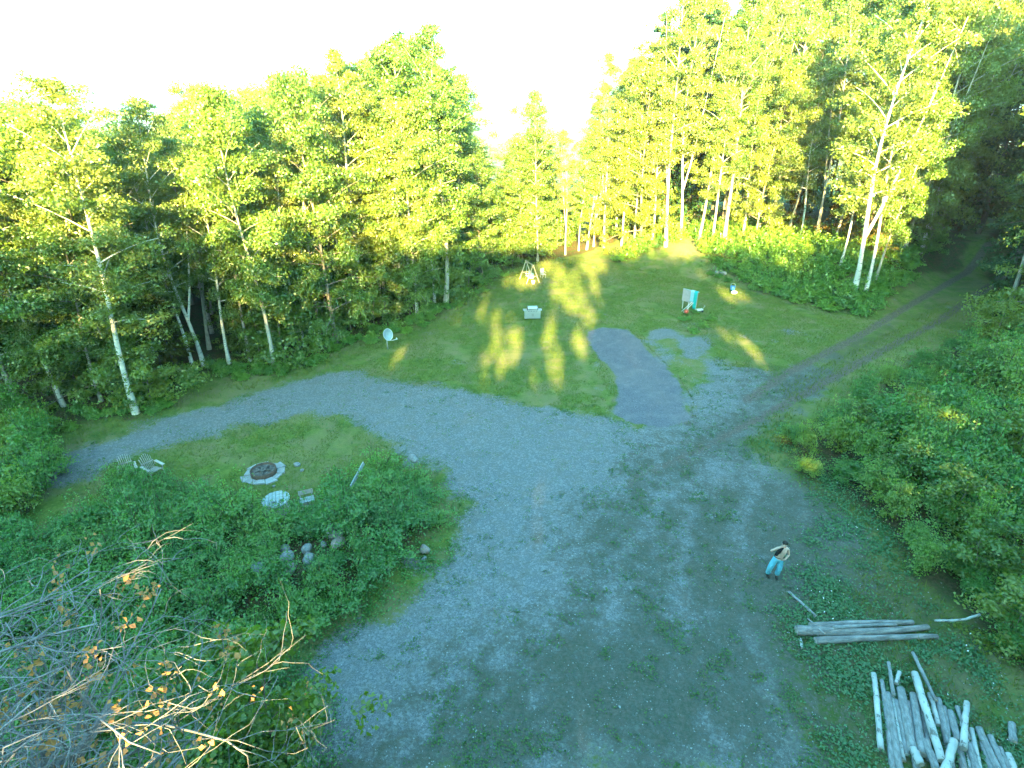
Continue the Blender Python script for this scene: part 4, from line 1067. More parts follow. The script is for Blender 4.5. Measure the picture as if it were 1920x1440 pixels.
for k in range(4): Geo().disc((-0.36 + k * 0.24, -0.315, 0.86), 0.03, 0.03, 10, Matrix.Rotation(math.pi / 2, 3, 'X')).build('knob', M['black'], cp_)
g = Geo(); prof = [(-0.26, 0.93), (-0.25, 1.08), (-0.17, 1.21), (-0.02, 1.27), (0.14, 1.23), (0.24, 1.10), (0.26, 0.93)]
g.add([(x, y, z) for x in (-0.445, 0.445) for y, z in prof], [tuple(range(7)), tuple(reversed(range(7, 14)))] + [(i, i + 7, (i + 1) % 7 + 7, (i + 1) % 7) for i in range(7)])
lid_ = g.build('lid', M['steel'], r, bevel=0.01)
Geo().tube([(-0.38, -0.32, 1.07), (0.38, -0.32, 1.07)], 0.018, 8).build('handle', M['black'], lid_, True)
for s in (-1, 1): Geo().bar((s * 0.36, -0.25, 1.07), (s * 0.36, -0.32, 1.07), 0.02, 0.02).build('handle_bracket', M['black'], lid_)

# ------------------------------------------------------------------ timber swing frame with a glider, chair and pail beside it
A0, A1 = G(986, 522), G(999, 531)
b = (A0 + A1) / 2; r = empty('garden_swing', b); tag(r, 'timber garden swing with A shaped ends and a blue seat, far end of lawn', 'swing')
e0 = A0 - b; e1 = A1 - b; ax_ = (e1 - e0).normalized(); sd = Vector((-ax_.y, ax_.x, 0)).normalized()
if sd.x < 0: sd = -sd
for e in (e0, e1):
    ap = Vector((e.x, e.y, 1.95))
    for s in (-1, 1): Geo().bar(e + sd * s * 0.78 + Vector((0, 0, -0.05)), ap + sd * s * 0.03, 0.09, 0.09).build('leg', M['palewood'], r)
    Geo().bar(e + sd * -0.47 + Vector((0, 0, 0.75)), e + sd * 0.47 + Vector((0, 0, 0.75)), 0.05, 0.09).build('cross_brace', M['palewood'], r)
Geo().bar(Vector((e0.x, e0.y, 1.99)) - ax_ * 0.15, Vector((e1.x, e1.y, 1.99)) + ax_ * 0.15, 0.09, 0.12).build('top_beam', M['palewood'], r)
qs = Matrix.Rotation(math.atan2(ax_.y, ax_.x), 3, 'Z'); o0 = Vector((0, 0, 0.45)); Lh = (e1 - e0).length * 0.34
st = Geo().box(o0, (Lh * 2, 0.40, 0.06), qs).build('seat', M['skycloth'], r, bevel=0.01)
Geo().box(o0 + qs @ Vector((0, 0.2, 0.28)), (Lh * 2, 0.05, 0.46), qs).build('backrest', M['skycloth'], r, bevel=0.01)
for s in (-1, 1):
    Geo().tube([o0 + qs @ Vector((s * Lh, -0.1, 0.0)), o0 + qs @ Vector((s * Lh, 0.0, 1.5))], 0.014, 6).build('rope', M['white'], r)
    Geo().box(o0 + qs @ Vector((s * Lh, 0, 0.2)), (0.04, 0.4, 0.05), qs).build('armrest', M['white'], r)
b = G(996, 530); r = empty('pail', b + Vector((0.2, -0.5, 0))); tag(r, 'round white pail on the grass in front of the swing frame', 'pail')
Geo().tube([(0, 0, 0), (0, 0, 0.36)], [0.15, 0.2], 14).build('body', M['white'], r, True)
Geo().tube([(0, 0, 0.36), (0, 0, 0.385)], 0.215, 14).build('lid', M['white'], r)
b = G(1018, 521); r = empty('garden_chair', b, (0, 0, 0.5)); tag(r, 'pale grey garden chair right of the timber swing frame', 'chair')
Geo().box((0, 0, 0.43), (0.5, 0.48, 0.05)).build('seat', M['polegrey'], r, bevel=0.01)
for k in range(4): Geo().box((-0.18 + k * 0.12, 0.24, 0.72), (0.07, 0.03, 0.50)).build('back_slat', M['dishgrey'], r)
Geo().box((0, 0.24, 0.99), (0.5, 0.05, 0.06)).build('top_rail', M['dishgrey'], r)
for s in (-1, 1):
    for y in (-0.2, 0.2): Geo().bar((s * 0.22, y, 0), (s * 0.22, y, 0.41), 0.04, 0.04).build('leg', M['polegrey'], r)
    Geo().box((s * 0.25, 0, 0.66), (0.05, 0.46, 0.03)).build('armrest', M['dishgrey'], r)

# ------------------------------------------------------------------ rack with board and cloths
Ra, Rb = G(1278, 579), G(1303, 586)
r = empty('drying_rack', Ra); tag(r, 'wooden rack with an upright grey board on tall legs at the middle of the lawn', 'rack')
v = Rb - Ra; v.z = 0; Lr = max(1.5, v.length); u = v.normalized(); w_ = Vector((-u.y, u.x, 0))
if w_.y > 0: w_ = -w_
def L_(s, t, z): return u * s + w_ * t + Vector((0, 0, z))
for s in (0.05, 0.45 * Lr, Lr - 0.05): Geo().bar(L_(s, 0, -0.05), L_(s, 0, 2.0), 0.08, 0.08).build('post', M['armwood'], r)
q = Matrix((u, w_, Vector((0, 0, 1)))).transposed()
Geo().box(L_(Lr / 2, 0.065, 1.40), (Lr + 0.1, 0.04, 1.10), q).build('board', M['board'], r)
Geo().box(L_(Lr / 2, 0.0, 2.0), (Lr + 0.16, 0.12, 0.06), q).build('top_rail', M['dishgrey'], r)
def drape(name, s0, s1, ztop, zlow, t, mat, lab, seed):
    rng = np.random.default_rng(seed); nn, mm = 12, 10; vs = []
    for i in range(nn + 1):
        for j in range(mm + 1):
            f = i / nn; g_ = j / mm
            if g_ < 0.15: tt, zz = -0.10 + g_ / 0.15 * (t + 0.10), ztop
            else: tt, zz = t, ztop - (g_ - 0.15) / 0.85 * (ztop - zlow)
            tt += 0.025 * math.sin(f * 13 + seed) * g_; vs.append(L_(s0 + (s1 - s0) * f, tt, zz + 0.02 * math.sin(f * 5 + seed) * g_) + Ra)
    g = Geo(); g.add(vs, [(i * (mm + 1) + j, i * (mm + 1) + j + 1, (i + 1) * (mm + 1) + j + 1, (i + 1) * (mm + 1) + j) for i in range(nn) for j in range(mm)])
    o = g.build(name, mat, None, True); so = o.modifiers.new('thickness', 'SOLIDIFY'); so.thickness = 0.015; tag(o, lab, 'cloth'); return o
drape('towel', Lr * 0.55, Lr * 0.80, 2.06, 0.95, 0.13, M['skycloth'], 'pale blue cloth hung over the right half of the grey board', 1)
drape('towel', Lr * 0.80, Lr * 1.03, 2.05, 0.35, 0.16, M['teal'], 'long teal cloth hanging at the right end of the rack', 2)
o = Geo().tube([Ra + L_(Lr * 0.75, 0.20, 1.0), Ra + L_(Lr * 0.30, 0.75, 0.02)], 0.035, 8).build('pole', M['white'], None, True); tag(o, 'white pole leaning on the rack, left one of two', 'pole')
o = Geo().tube([Ra + L_(Lr * 0.88, 0.28, 1.0), Ra + L_(Lr * 0.48, 0.85, 0.02)], 0.035, 8).build('pole', M['white'], None, True); tag(o, 'white pole leaning on the rack, right one of two', 'pole')
b = G(1286, 590); o = Geo().ball((0, 0, 0), 0.21, 16, 10).build('ball', M['red'], None, True); o.location = b + Vector((0, 0, 0.33)); tag(o, 'red ball lying in the weeds below the rack', 'ball')
b = G(1311, 585); r = empty('toy_cart', b, (0, 0, 0.4)); tag(r, 'small white and grey toy cart on the grass right of the rack', 'toy')
Geo().box((0, 0, 0.22), (0.62, 0.36, 0.16)).build('body', M['white'], r, bevel=0.03)
Geo().tube([(0.3, 0, 0.24), (0.62, 0, 0.52), (0.62, 0.15, 0.52)], 0.02, 6).build('handle', M['polegrey'], r)
for sx in (-1, 1):
    for sy in (-1, 1): Geo().disc((sx * 0.22, sy * 0.2, 0.1), 0.1, 0.05, 12, Matrix.Rotation(math.pi / 2, 3, 'X')).build('wheel', M['black'], r)

# blue bucket and white sack, stone heap
b = G(1373, 545); r = empty('bucket', b); tag(r, 'bright blue bucket on the grass below the bank', 'bucket')
Geo().tube([(0, 0, 0), (0, 0, 0.5), (0, 0, 0.52), (0, 0, 0.5), (0, 0, 0.2)], [0.2, 0.27, 0.29, 0.245, 0.2], 16).build('shell', M['blue'], r, True)
Geo().tube([(-0.28, 0, 0.5), (-0.2, 0.05, 0.72), (0, 0.07, 0.8), (0.2, 0.05, 0.72), (0.28, 0, 0.5)], 0.012, 6).build('handle', M['white'], r)
b = G(1376, 551); o = Geo().ball((0, 0, 0), (0.34, 0.24, 0.2), 12, 8).build('sack', M['white'], None, True); o.location = b + Vector((0, 0, 0.16)); tag(o, 'white sack slumped in front of the blue bucket', 'sack')
for px, py, s, mt, lab in [(1343, 514, 0.30, 'stone', 'grey stone at the left of the small stone heap'), (1350, 511, 0.36, 'stone', 'dark top stone of the small stone heap below the bank'), (1357, 515, 0.32, 'pinkstone', 'pale pinkish stone at the right of the small heap')]:
    b = G(px, py); o = link('stone', RM[mt][1]); o.location = b + Vector((0, 0, s * 0.5)); o.scale = (s * 1.2, s, s * 0.8); tag(o, lab, 'stone')
a, c = G(1337, 516), G(1349, 511); o = Geo().tube([a + Vector((0, -0.3, 0.05)), c + Vector((0, -0.3, 0.42))], 0.05, 7).build('stick', M['palewood'], None, True); tag(o, 'pale stick propped on the small stone heap', 'stick')

# ------------------------------------------------------------------ logs
def log(pa, pb, ra, rb, mat, cut, label, cat='log', group=None, bend=0.0, name='log', sag=0.0):
    pa = Vector(pa); pb = Vector(pb); d = pb - pa; L = d.length
    q = d.to_track_quat('X', 'Z').to_matrix()
    rng = np.random.default_rng(int(abs(pa.x * 977 + pb.y * 131)) % 99999)
    pts = [Vector((L * s, bend * math.sin(s * math.pi) + 0.006 * rng.normal(), sag * math.sin(s * math.pi))) for s in np.linspace(0, 1, 9)]
    rad = [(ra + (rb - ra) * s) * (1 + 0.05 * rng.normal()) for s in np.linspace(0, 1, 9)]
    o = Geo().tube(pts, rad, 11).build(name, M[mat], None, True)
    o.location = pa; o.rotation_euler = q.to_euler(); tag(o, label, cat, group)
    for i, sgn in ((0, -1), (-1, 1)):
        e = Geo().tube([pts[i] + Vector((sgn * -0.004, 0, 0)), pts[i] + Vector((sgn * 0.005, 0, 0))], rad[i] * 0.93, 11).build('cut_end', M[cut], o)
    return o
def C6(x, y, dz): return G(1440 + x / 4.571, 1090 + y / 4.571, dz) + Vector((0, 0, dz))
def C7(x, y, dz): return G(1600 + x / 6.0, 1210 + y / 6.0, dz) + Vector((0, 0, dz))
g1 = 'old logs lying by the thicket'
log(C6(360, 385, 0.16), C6(1240, 350, 0.14), 0.13, 0.09, 'oldlog', 'oldcut', 'back one of the long old grey logs lying side by side', group=g1, bend=0.05)
log(C6(370, 425, 0.18), C6(1370, 390, 0.16), 0.17, 0.11, 'oldlog', 'cutwood', 'thick bent old log with an orange cut end, middle of the group', group=g1, bend=-0.12)
log(C6(240, 420, 0.15), C6(420, 425, 0.15), 0.19, 0.19, 'oldlog', 'oldcut', 'short thick stub at the left end of the old logs', group=g1)
log(C6(405, 510, 0.11), C6(1450, 475, 0.1), 0.14, 0.10, 'oldlog', 'oldcut', 'lowest old grey log half sunk in the creepers', group=g1, bend=0.04)
log(C6(560, 395, 0.36), C6(1100, 372, 0.33), 0.07, 0.05, 'logbark', 'oldcut', 'slender grey pole lying on top of the old logs', 'pole', g1, bend=0.03)
log(C6(1430, 335, 0.3), C6(1815, 285, 0.45), 0.045, 0.05, 'birchlog', 'oldcut', 'pale curved pole sticking into the thicket behind the old logs', 'pole', bend=-0.12)
log(C6(178, 88, 0.06), C6(410, 300, 0.06), 0.055, 0.06, 'logbark', 'oldcut', 'pole lying on the ground between the person and the old logs', 'pole')
log(C6(340, 318, 0.1), C6(485, 448, 0.42), 0.03, 0.03, 'logbark', 'oldcut', 'thin stick lying across the left end of the old logs', 'stick')
log(C6(275, 490, 0.05), C6(292, 572, 0.05), 0.05, 0.05, 'birchlog', 'oldcut', 'short pale stake below the stub of the old logs', 'stake')
PILE = [  # crop coordinates, radius, layer height, bark, label
 ((230, 320), (312, 1170), 0.095, 0.10, 'birchlog', 'leftmost birch log of the pile'),
 ((318, 395), (420, 940), 0.075, 0.09, 'logbark', 'thin grey log second from the left in the pile'),
 ((395, 190), (455, 560), 0.065, 0.20, 'logbark', 'bluish grey log poking out at the back left of the pile'),
 ((385, 540), (530, 1440), 0.115, 0.12, 'logbark', 'long grey log third from the left of the pile'),
 ((480, 615), (605, 1230), 0.075, 0.11, 'logbark', 'thin grey log beside the thick one in the left of the pile'),
 ((532, 490), (670, 1210), 0.15, 0.16, 'logbark', 'thick grey log with a pale upper end left of the middle of the pile'),
 ((672, 550), (775, 1230), 0.14, 0.15, 'logbark', 'thick grey log with a reddish scar in the middle of the pile'),
 ((688, 310), (1000, 1300), 0.125, 0.36, 'birchlog', 'long white birch log with dark bands across the middle of the pile'),
 ((668, 80), (930, 620), 0.06, 0.30, 'logbark', 'slender pole standing out farthest at the back of the pile'),
 ((860, 545), (960, 900), 0.09, 0.12, 'birchlog', 'short birch log right of the long white one'),
 ((955, 605), (1060, 1120), 0.10, 0.14, 'logbark', 'grey log right of the long white birch log'),
 ((1092, 740), (1175, 1080), 0.11, 0.13, 'logbark', 'stout grey log right of the middle of the pile'),
 ((1165, 690), (1300, 1060), 0.08, 0.11, 'logbark', 'thin grey log in the right half of the pile'),
 ((1275, 640), (1235, 1160), 0.10, 0.28, 'birchlog', 'pale blue grey log slanting the other way in the right half of the pile'),
 ((1325, 940), (1430, 1440), 0.085, 0.12, 'birchlog', 'thin birch log near the right end of the pile'),
 ((1410, 935), (1640, 1440), 0.12, 0.14, 'logbark', 'grey log at the right slope of the pile'),
 ((1780, 880), (1800, 1090), 0.11, 0.12, 'logbark', 'short log lying apart among the leaves right of the pile'),
 ((1135, 1075), (1030, 1440), 0.13, 0.40, 'birchlog', 'bright birch log leaning over the front of the pile'),
 ((675, 1160), (750, 1340), 0.13, 0.28, 'birchlog', 'short bright birch log end on the front left of the pile'),
 ((810, 1060), (935, 1400), 0.12, 0.26, 'logbark', 'grey log with an orange split at the front of the pile'),
 ((1740, 1220), (1830, 1440), 0.10, 0.12, 'birchlog', 'rightmost birch log of the pile, half covered by leaves'),
 ((1300, 1110), (1400, 1440), 0.12, 0.2, 'logbark', 'dark grey log at the front right of the pile'),
 ((1540, 1020), (1720, 1440), 0.10, 0.13, 'logbark', 'grey log second from the right end of the pile'),
 ((520, 300), (480, 430), 0.07, 0.20, 'birchlog', 'stubby white ended log at the back of the pile'),
]
PILE += [((350, 560), (450, 1440), 0.10, 0.05, 'logbark', 'low grey log in the left part of the pile, mostly under others'), ((440, 580), (560, 1300), 0.09, 0.04, 'birchlog', 'low pale log between two grey ones in the left part of the pile'),
 ((610, 640), (720, 1440), 0.12, 0.05, 'logbark', 'low grey log under the middle of the pile'), ((760, 600), (860, 1300), 0.11, 0.05, 'logbark', 'low grey log under the long white birch log'),
 ((1010, 700), (1110, 1440), 0.12, 0.06, 'logbark', 'low grey log right of the middle, its front end at the photo bottom'), ((1120, 800), (1250, 1440), 0.11, 0.05, 'logbark', 'low log in the right half of the pile near the photo bottom'),
 ((1220, 860), (1340, 1440), 0.10, 0.06, 'birchlog', 'low pale log under the slanting one in the right half of the pile'), ((1450, 1080), (1560, 1440), 0.11, 0.05, 'logbark', 'low grey log between the two at the right slope of the pile'), ((1640, 1150), (1770, 1440), 0.10, 0.06, 'logbark', 'low grey log beside the rightmost birch log')]
for (p, q_, rad, z, mt, lab) in PILE:
    rad *= 1.0
    log(C7(*p, z), C7(*q_, z), rad * 0.92, rad, mt, 'oldcut', lab, group='logs in the birch pile')

# ------------------------------------------------------------------ dead grey tree under the camera
rng = np.random.default_rng(77)
TB = Vector((-8.1, 2.0, 0)); TB.z = H1(TB.x, TB.y)
r = empty('dead_tree', TB); tag(r, 'dead grey tree with tangled bare branches and a few orange leaves, closest to the camera', 'dead tree')
tr = [(0, 0, -0.2), (0.1, 0.1, 3.0), (0.05, 0.3, 6.0), (0.25, 0.45, 8.6)]
Geo().tube(tr, [0.27, 0.22, 0.19, 0.15], 10).build('trunk', M['deadwood'], r, True)
limb_b, twig_b, leaf_b = [], [], Bag()
tips = []
def grow(p, d, L, rad, lvl):
    n = 7; pts = [p.copy()]; dd = d.copy(); curl = Vector(rng.normal(0, 0.16, 3))
    for i in range(n):
        dd = (dd + curl * 0.75 + Vector(rng.normal(0, 0.13 + 0.05 * lvl, 3)) + Vector((0, 0, 0.035))).normalized()
        pass
        if pts[-1].z > 12.0 - TB.z: dd.z = min(dd.z, -0.05); dd.normalize()
        if pts[-1].x + TB.x > -3.1: dd.x = min(dd.x, -0.15); dd.normalize()
        pts.append(pts[-1] + dd * L / n)
    rads = [rad * (1 - 0.72 * i / n) for i in range(n + 1)]
    (limb_b if lvl == 0 else twig_b).append((pts, rads, lvl))
    if lvl >= 3: tips.append((pts[-1], dd)); return
    nc = [8, 5, 3][lvl]
    for k in range(nc):
        f = 0.22 + 0.76 * (k + rng.uniform(0, 1)) / nc; i = min(n - 1, int(f * n)); q = pts[i].lerp(pts[i + 1], f * n - i)
        base = (pts[i + 1] - pts[i]).normalized(); side = Vector(rng.normal(0, 1, 3)); side = (side - base * side.dot(base)).normalized()
        side.z = side.z * 0.6 + 0.12
        grow(q, (base * 0.75 + side * rng.uniform(0.5, 1.0)).normalized(), L * rng.uniform(0.38, 0.66), max(0.0065, rads[i] * 0.66), lvl + 1)
for az, el, L, z in [(0.35, 0.62, 4.6, 8.5), (0.75, 0.55, 4.9, 8.2), (1.15, 0.60, 4.8, 8.6), (1.6, 0.7, 4.5, 8.5), (2.0, 0.65, 4.2, 8.0), (0.0, 0.5, 4.4, 7.6), (-0.5, 0.45, 4.2, 8.3), (0.55, 0.95, 4.4, 8.6), (1.3, 1.0, 4.0, 8.6), (0.15, 0.85, 4.2, 8.6), (0.9, 0.35, 5.2, 8.4), (0.3, 0.3, 5.2, 8.0), (1.9, 1.0, 4.2, 8.6), (0.7, 0.8, 5.0, 8.6), (2.5, 0.8, 3.8, 8.5)]:
    d = Vector((math.cos(az) * math.cos(el), math.sin(az) * math.cos(el), math.sin(el)))
    f = z / 8.6; p0 = Vector((0.25 * f, 0.45 * f, z - 0.15))
    grow(p0, d, L * 0.95, 0.085, 0)
for k in range(34):
    p0 = Vector((rng.uniform(-0.9, 0.9), rng.uniform(-0.2, 2.0), rng.uniform(8.6, 11.0))); az = rng.uniform(-0.1, 1.15); el = rng.uniform(0.02, 0.4)
    grow(p0, Vector((math.cos(az) * math.cos(el), math.sin(az) * math.cos(el), math.sin(el))), rng.uniform(2.6, 4.6), rng.uniform(0.022, 0.045), 1)
for pts, rads, lvl in limb_b:
    Geo().tube(pts, rads, 7).build('limb', M['deadwood'], r, True)
tw = Bag()
for pts, rads, lvl in twig_b: tw.add(tube_np([tuple(p) for p in pts], rads, 4 if lvl > 1 else 6))
o = link('twigs', tw.mesh('dead twigs', M['deadwood'], True), r); tag(o, kind='stuff')
k = 0
for p, d in tips:
    if rng.uniform() < 0.30:
        n = int(rng.uniform(3, 11)); c = np.array(p)[None] + rng.normal(0, 0.075, (n, 3))
        leaf_b.add(leaves_np(c, rng.normal(0, 1, (n, 3)), 0.085 * rng.uniform(0.6, 1.4, n), rng, 0.7, 0.25), np.clip(rng.uniform(0, 1) * 0.5 + 0.5 * rng.uniform(0, 1, n), 0, 1))
o = link('dead_leaves', leaf_b.mesh('dead leaves', M['deadleaf']), r); tag(o, kind='stuff')

# ------------------------------------------------------------------ the person
def skin_mesh(name, verts, edges, radii, mat, parent, sub=2, root=0):
    me = bpy.data.meshes.new(name); me.from_pydata([tuple(v) for v in verts], edges, []); o = bpy.data.objects.new(name, me); COL.objects.link(o)
    o.modifiers.new('skin', 'SKIN'); sm = o.modifiers.new('sub', 'SUBSURF'); sm.levels = sm.render_levels = sub
    for i, rd in enumerate(radii):
        sv = me.skin_vertices[0].data[i]; sv.radius = (rd, rd) if not isinstance(rd, tuple) else rd; sv.use_root = (i == root)
    dg = bpy.context.evaluated_depsgraph_get(); dg.update()
    nm = bpy.data.meshes.new_from_object(o.evaluated_get(dg)); nm.name = name; nm.materials.clear(); nm.materials.append(mat)
    for p in nm.polygons: p.use_smooth = True
    bpy.data.objects.remove(o); bpy.data.meshes.remove(me)
    return link(name, nm, parent)
b = G(1451, 1079)
man = empty('person', b, (0, 0, -0.15)); man.scale = (1.1, 1.1, 1.04); tag(man, 'shirtless person in pale blue jeans with one hand raised to the head', 'person')
V_ = []; E_ = []; R__ = []
def vt(p, rd, par=None):
    V_.append(p); R__.append(rd)
    if par is not None: E_.append((par, len(V_) - 1))
    return len(V_) - 1
pel = vt((0.0, 0.0, 0.93), (0.165, 0.125))
wa = vt((0.03, 0.01, 1.08), (0.172, 0.125), pel); ch = vt((0.075, 0.03, 1.28), (0.205, 0.135), wa); up = vt((0.10, 0.04, 1.42), (0.13, 0.09), ch)
nk = vt((0.115, 0.04, 1.50), 0.058, up); hd0 = vt((0.12, 0.025, 1.56), 0.068, nk); hd1 = vt((0.125, 0.02, 1.65), (0.088, 0.098), hd0); hd2 = vt((0.13, 0.025, 1.735), (0.062, 0.07), hd1)
def arm(sh, el, wr, hand_dir, side):
    a = vt(sh, 0.070, up); a1 = vt(tuple((Vector(sh) + Vector(el)) / 2), 0.052, a); e = vt(el, 0.044, a1); f = vt(tuple(Vector(el).lerp(Vector(wr), 0.4)), 0.043, e); w = vt(wr, 0.028, f)
    hd = Vector(hand_dir).normalized(); pv = Vector(wr) + hd * 0.06; pm = vt(tuple(pv), (0.038, 0.024), w)
    sdv = hd.cross(Vector((0, 1, 0.2))).normalized()
    for k in range(4):
        o_ = (k - 1.5) * 0.021; ln = (0.068, 0.078, 0.074, 0.058)[k]
        b0 = vt(tuple(pv + hd * 0.032 + sdv * o_), 0.011, pm); b1 = vt(tuple(pv + hd * (0.035 + ln * 0.55) + sdv * o_ * 1.2), 0.009, b0); vt(tuple(pv + hd * (0.03 + ln * 0.95) + sdv * o_ * 1.25 + Vector((0, 0.018, -0.008))), 0.008, b1)
    t0 = vt(tuple(pv - hd * 0.01 + sdv * side * 0.042), 0.012, pm); vt(tuple(pv + hd * 0.035 + sdv * side * 0.068), 0.009, t0)
arm((-0.09, 0.03, 1.40), (-0.36, -0.08, 1.33), (-0.07, -0.13, 1.60), (0.7, -0.0, 0.35), 1)
arm((0.285, 0.05, 1.39), (0.36, 0.03, 1.12), (0.20, -0.13, 1.00), (-0.8, -0.25, 0.1), -1)
for s, kn, an in ((-1, (-0.25, -0.10, 0.50), (-0.24, 0.02, 0.09)), (1, (0.10, -0.10, 0.49), (0.07, -0.04, 0.09))):
    h_ = vt((s * 0.09, 0.0, 0.86), 0.095, pel); k_ = vt(kn, 0.062, h_); c_ = vt(tuple(Vector(kn).lerp(Vector(an), 0.35)), 0.062, k_); a_ = vt(an, 0.042, c_); vt((an[0] - 0.01, an[1] - 0.10, 0.05), 0.035, a_)
skin_mesh('body', V_, E_, R__, M['skin'], man)
# jeans: a looser skin over pelvis and legs
jv = [(0.0, 0.0, 0.93), (0.015, 0.005, 1.02), (-0.10, 0.0, 0.84), (-0.25, -0.10, 0.50), (-0.245, -0.05, 0.30), (-0.24, 0.01, 0.075), (0.095, 0.0, 0.84), (0.10, -0.10, 0.49), (0.085, -0.07, 0.28), (0.07, -0.04, 0.075)]
skin_mesh('jeans', jv, [(0, 1), (0, 2), (2, 3), (3, 4), (4, 5), (0, 6), (6, 7), (7, 8), (8, 9)], [(0.18, 0.145), (0.165, 0.13), 0.128, 0.108, 0.102, 0.108, 0.128, 0.108, 0.102, 0.108], M['denim'], man)
Geo().tube([(0.018 + 0.172 * math.cos(t_), 0.005 + 0.136 * math.sin(t_), 1.035 + 0.01 * math.cos(t_)) for t_ in np.linspace(0, 2 * math.pi, 25)], 0.017, 6, False).build('belt', M['leather'], man, True)
for x, y in ((-0.25, -0.03), (0.06, -0.08)):
    g = Geo(); g.ball((x, y - 0.06, 0.045), (0.052, 0.145, 0.055), 12, 8); g.build('shoe', M['leather'], man, True)
hv = Geo().ball((0.13, 0.045, 1.675), (0.108, 0.118, 0.118), 16, 10)
hv.v = [(x, y, z if not (y < 0.0 and z < 1.70) else 1.70 + (z - 1.70) * 0.15) for x, y, z in hv.v]
hv.build('hair', M['hair'], man, True)
for s in (-1, 1):
    Geo().ball((0.122 + s * 0.035, -0.078, 1.655), (0.013, 0.010, 0.009), 8, 6).build('eye', M['white'], man, True)
    Geo().ball((0.122 + s * 0.096, 0.025, 1.645), (0.014, 0.024, 0.034), 8, 6).build('ear', M['skin'], man, True)
Geo().ball((0.122, -0.094, 1.63), (0.014, 0.022, 0.024), 8, 6).build('nose', M['skin'], man, True)
Geo().ball((0.121, -0.078, 1.588), (0.028, 0.010, 0.008), 8, 6).build('mouth', M['red'], man, True)
R0 = Matrix.Rotation(-0.15, 3, 'Z')
g = Geo(); vs = []
path = [(0.03, -0.145, 1.60), (-0.04, -0.155, 1.52), (-0.10, -0.165, 1.42), (-0.15, -0.17, 1.32), (-0.18, -0.165, 1.23)]
g.tube(path, [0.035, 0.055, 0.07, 0.075, 0.055], 9)
g.v = [tuple(Vector(p) + Vector((0, 0.02 * math.sin(p[2] * 40), 0.01 * math.sin(p[0] * 60)))) for p in g.v]
o = g.build('black_shirt', M['blackcloth'], None, True); o.location = b; o.scale = man.scale; o.rotation_euler = (0, 0, -0.15); tag(o, 'black shirt bunched in the raised hand of the shirtless person', 'shirt')

# ------------------------------------------------------------------ the wood behind the camera: what shades the clearing (gaps let the sun patches through)
def E(px, py, ru, rv, z=0.0, s=0.96):      # a sunlit patch on the ground: centre and half-sizes across / along the light
    p = G(px, py); return (p.x, p.y, p.z + z, ru, rv, s)
GAPS = [E(1058, 545, 1.3, 7.0), E(1085, 560, 0.7, 7.0), E(1100, 590, 0.5, 4.0), E(1035, 505, 1.4, 4.0), E(1110, 495, 2.0, 4.0), E(985, 525, 2.0, 3.0), E(1115, 530, 0.4, 5.0),
        E(955, 660, 0.35, 3.8), E(935, 670, 0.3, 3.4), E(912, 690, 0.25, 3.0), E(970, 640, 0.25, 3.6), E(1030, 650, 0.2, 4.2), E(1046, 690, 0.25, 3.6), E(1082, 640, 0.35, 2.8), E(930, 600, 0.3, 3.4),
        E(742, 675, 0.22, 2.2), E(1405, 655, 0.35, 3.8), E(1360, 632, 0.1, 1.6), E(1360, 553, 0.4, 2.6), E(1382, 552, 0.5, 1.4),
        E(1008, 662, 0.2, 2.6, s=.7), E(1183, 665, 0.2, 2.8, s=.7), E(1205, 700, 0.15, 2.4, s=.65), E(1010, 945, 0.10, 2.0, s=.66), E(1100, 1340, 0.0, 0.9, s=.6), E(885, 765, 0.08, 3.4, s=.6), E(1080, 725, 0.3, 2.6, s=.6), E(850, 600, 0.2, 3.0, s=.7),
        E(1880, 1095, 0.4, 0.6, 1.5), E(1835, 775, 0.5, 0.5, 2.0), E(1690, 800, 0.6, 0.5, 1.8), E(1510, 885, 0.5, 0.5, 0.8), E(1640, 850, 0.5, 0.4, 1.5), E(1600, 900, 0.3, 0.3, 1.2)]
rf = random.Random(12)
for k in range(22):
    sx_, sy_ = rf.uniform(905, 1110), rf.uniform(560, 715)
    ru_, rv_, st_ = rf.uniform(0.08, 0.26), rf.uniform(2.2, 4.4), rf.uniform(0.75, 0.97)
    if abs(sx_ - 998) > 34 or sy_ > 665: GAPS.append(E(sx_, sy_, ru_, rv_, s=st_))
GAPS += [E(1075, 515, 1.8, 3.0), E(1120, 560, 0.4, 4.0, s=.8)]
for (px, py, dep) in [(205, 1255, 7.2), (340, 1290, 7.3)]:
    d = ray(px, py); p = np.array([0, 0, HCAM]) + d * dep
    GAPS.append((p[0], p[1], p[2], -0.08, 0.0, 0.95))
rng = np.random.default_rng(101)
NW = 420000
cx = np.where(rng.uniform(0, 1, NW) < 0.72, rng.uniform(-95, 110, NW), rng.uniform(36, 100, NW)); cyy = rng.uniform(-30, -15, NW)
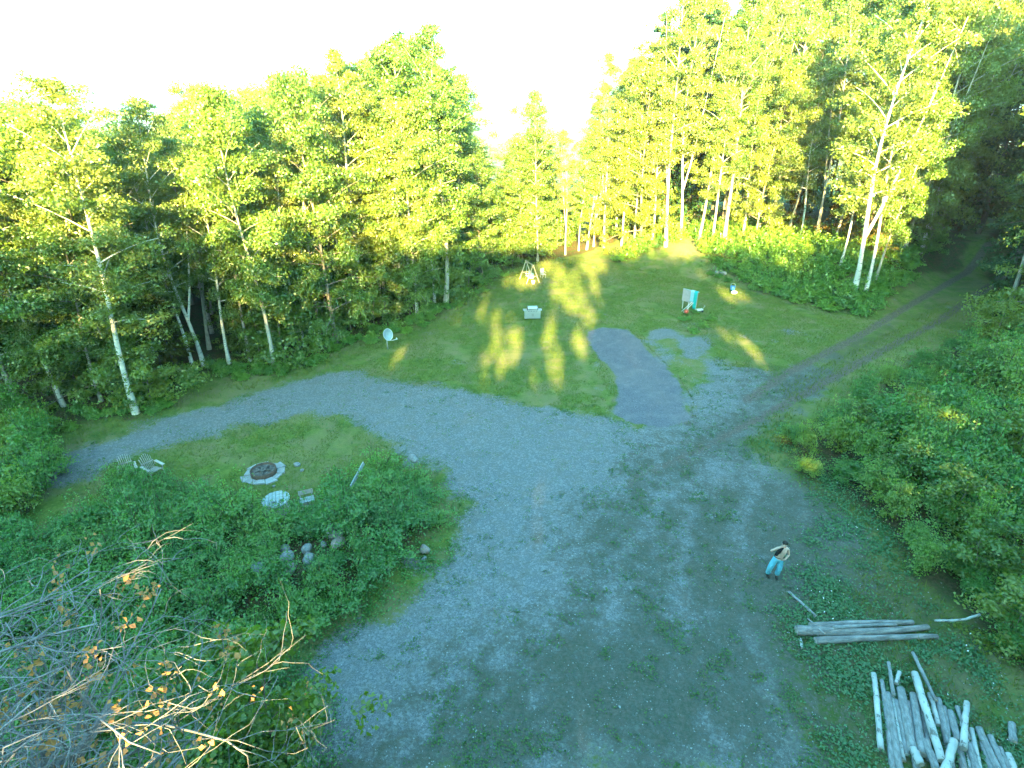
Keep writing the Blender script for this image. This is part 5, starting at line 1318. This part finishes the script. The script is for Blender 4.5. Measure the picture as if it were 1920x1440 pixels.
top = 24.0 + 1.0 * (cx < -14) + 3.2 * (fbm(cx, cyy * 0 + 3, 5.0, 91) - 0.5) + 4.0 * (fbm(cx, cyy, 2.2, 93) - 0.5) + 3.0 * (fbm(cx, cyy * 0, 14.0, 92) - 0.5) + 2.0 * sstep(1, 7, cx) * (1 - sstep(34, 44, cx)) + 22 * sstep(37, 39, cx)
cz = rng.uniform(0, 1, NW) ** 0.9 * top
cz = np.where(rng.uniform(0, 1, NW) < 0.3, rng.uniform(6, 19, NW), cz)
cz = np.where(rng.uniform(0, 1, NW) < 0.12, top - rng.exponential(1.2, NW), cz)
P = np.stack([cx, cyy, cz], 1)
kp = (cz > 0.2)
# the crowns thin out towards their tops, more so on the left
thin = np.where(cx < -14, 8.0, np.where(cx > 3, 3.5, 1.5))
fr = np.clip((top + 1.0 - cz) / thin, 0, 1)
kp &= rng.uniform(0, 1, NW) < np.where(fr >= 1, 1.0, 0.10 + 0.75 * fr ** 1.5) * np.where(fr >= 1, 1, sstep(0.30, 0.52, fbm(cx, cz, 1.6, 97) + 0.25 * fr))
L = LDIR
luck = rng.uniform(0, 1, NW)
for (gx, gy, gz, ru, rv, st) in GAPS:
    tt = (P[:, 2] - gz) / -L[2]                       # where the ray through this leaf passes the patch's level
    hx = P[:, 0] + L[0] * tt - gx; hy = P[:, 1] + L[1] * tt - gy
    u = hx * math.cos(SUN_AZ_OFF) - hy * math.sin(SUN_AZ_OFF); v = hx * math.sin(SUN_AZ_OFF) + hy * math.cos(SUN_AZ_OFF)
    q = (u / (ru + 0.34)) ** 2 + (v / (rv + 1.0)) ** 2 + 1.8 * (fbm(gx + u * 1.0 + 50, gy + v * 0.25, 0.9, 95) - 0.5)
    kp &= ~(luck < st * (1 - sstep(0.55, 1.35, q)))
P = P[kp]
nr = rng.normal(0, 1, P.shape) + np.array([0, 1.2, 0.2])
V, Q = leaves_np(P, nr, 0.72 * rng.uniform(0.7, 1.3, len(P)), rng, 0.9)
tag(link('woodland', mesh_np('woodland', V, Q, M['maple'], {'rnd': np.repeat(rng.uniform(0, 1, len(P)), 4)})), kind='stuff')
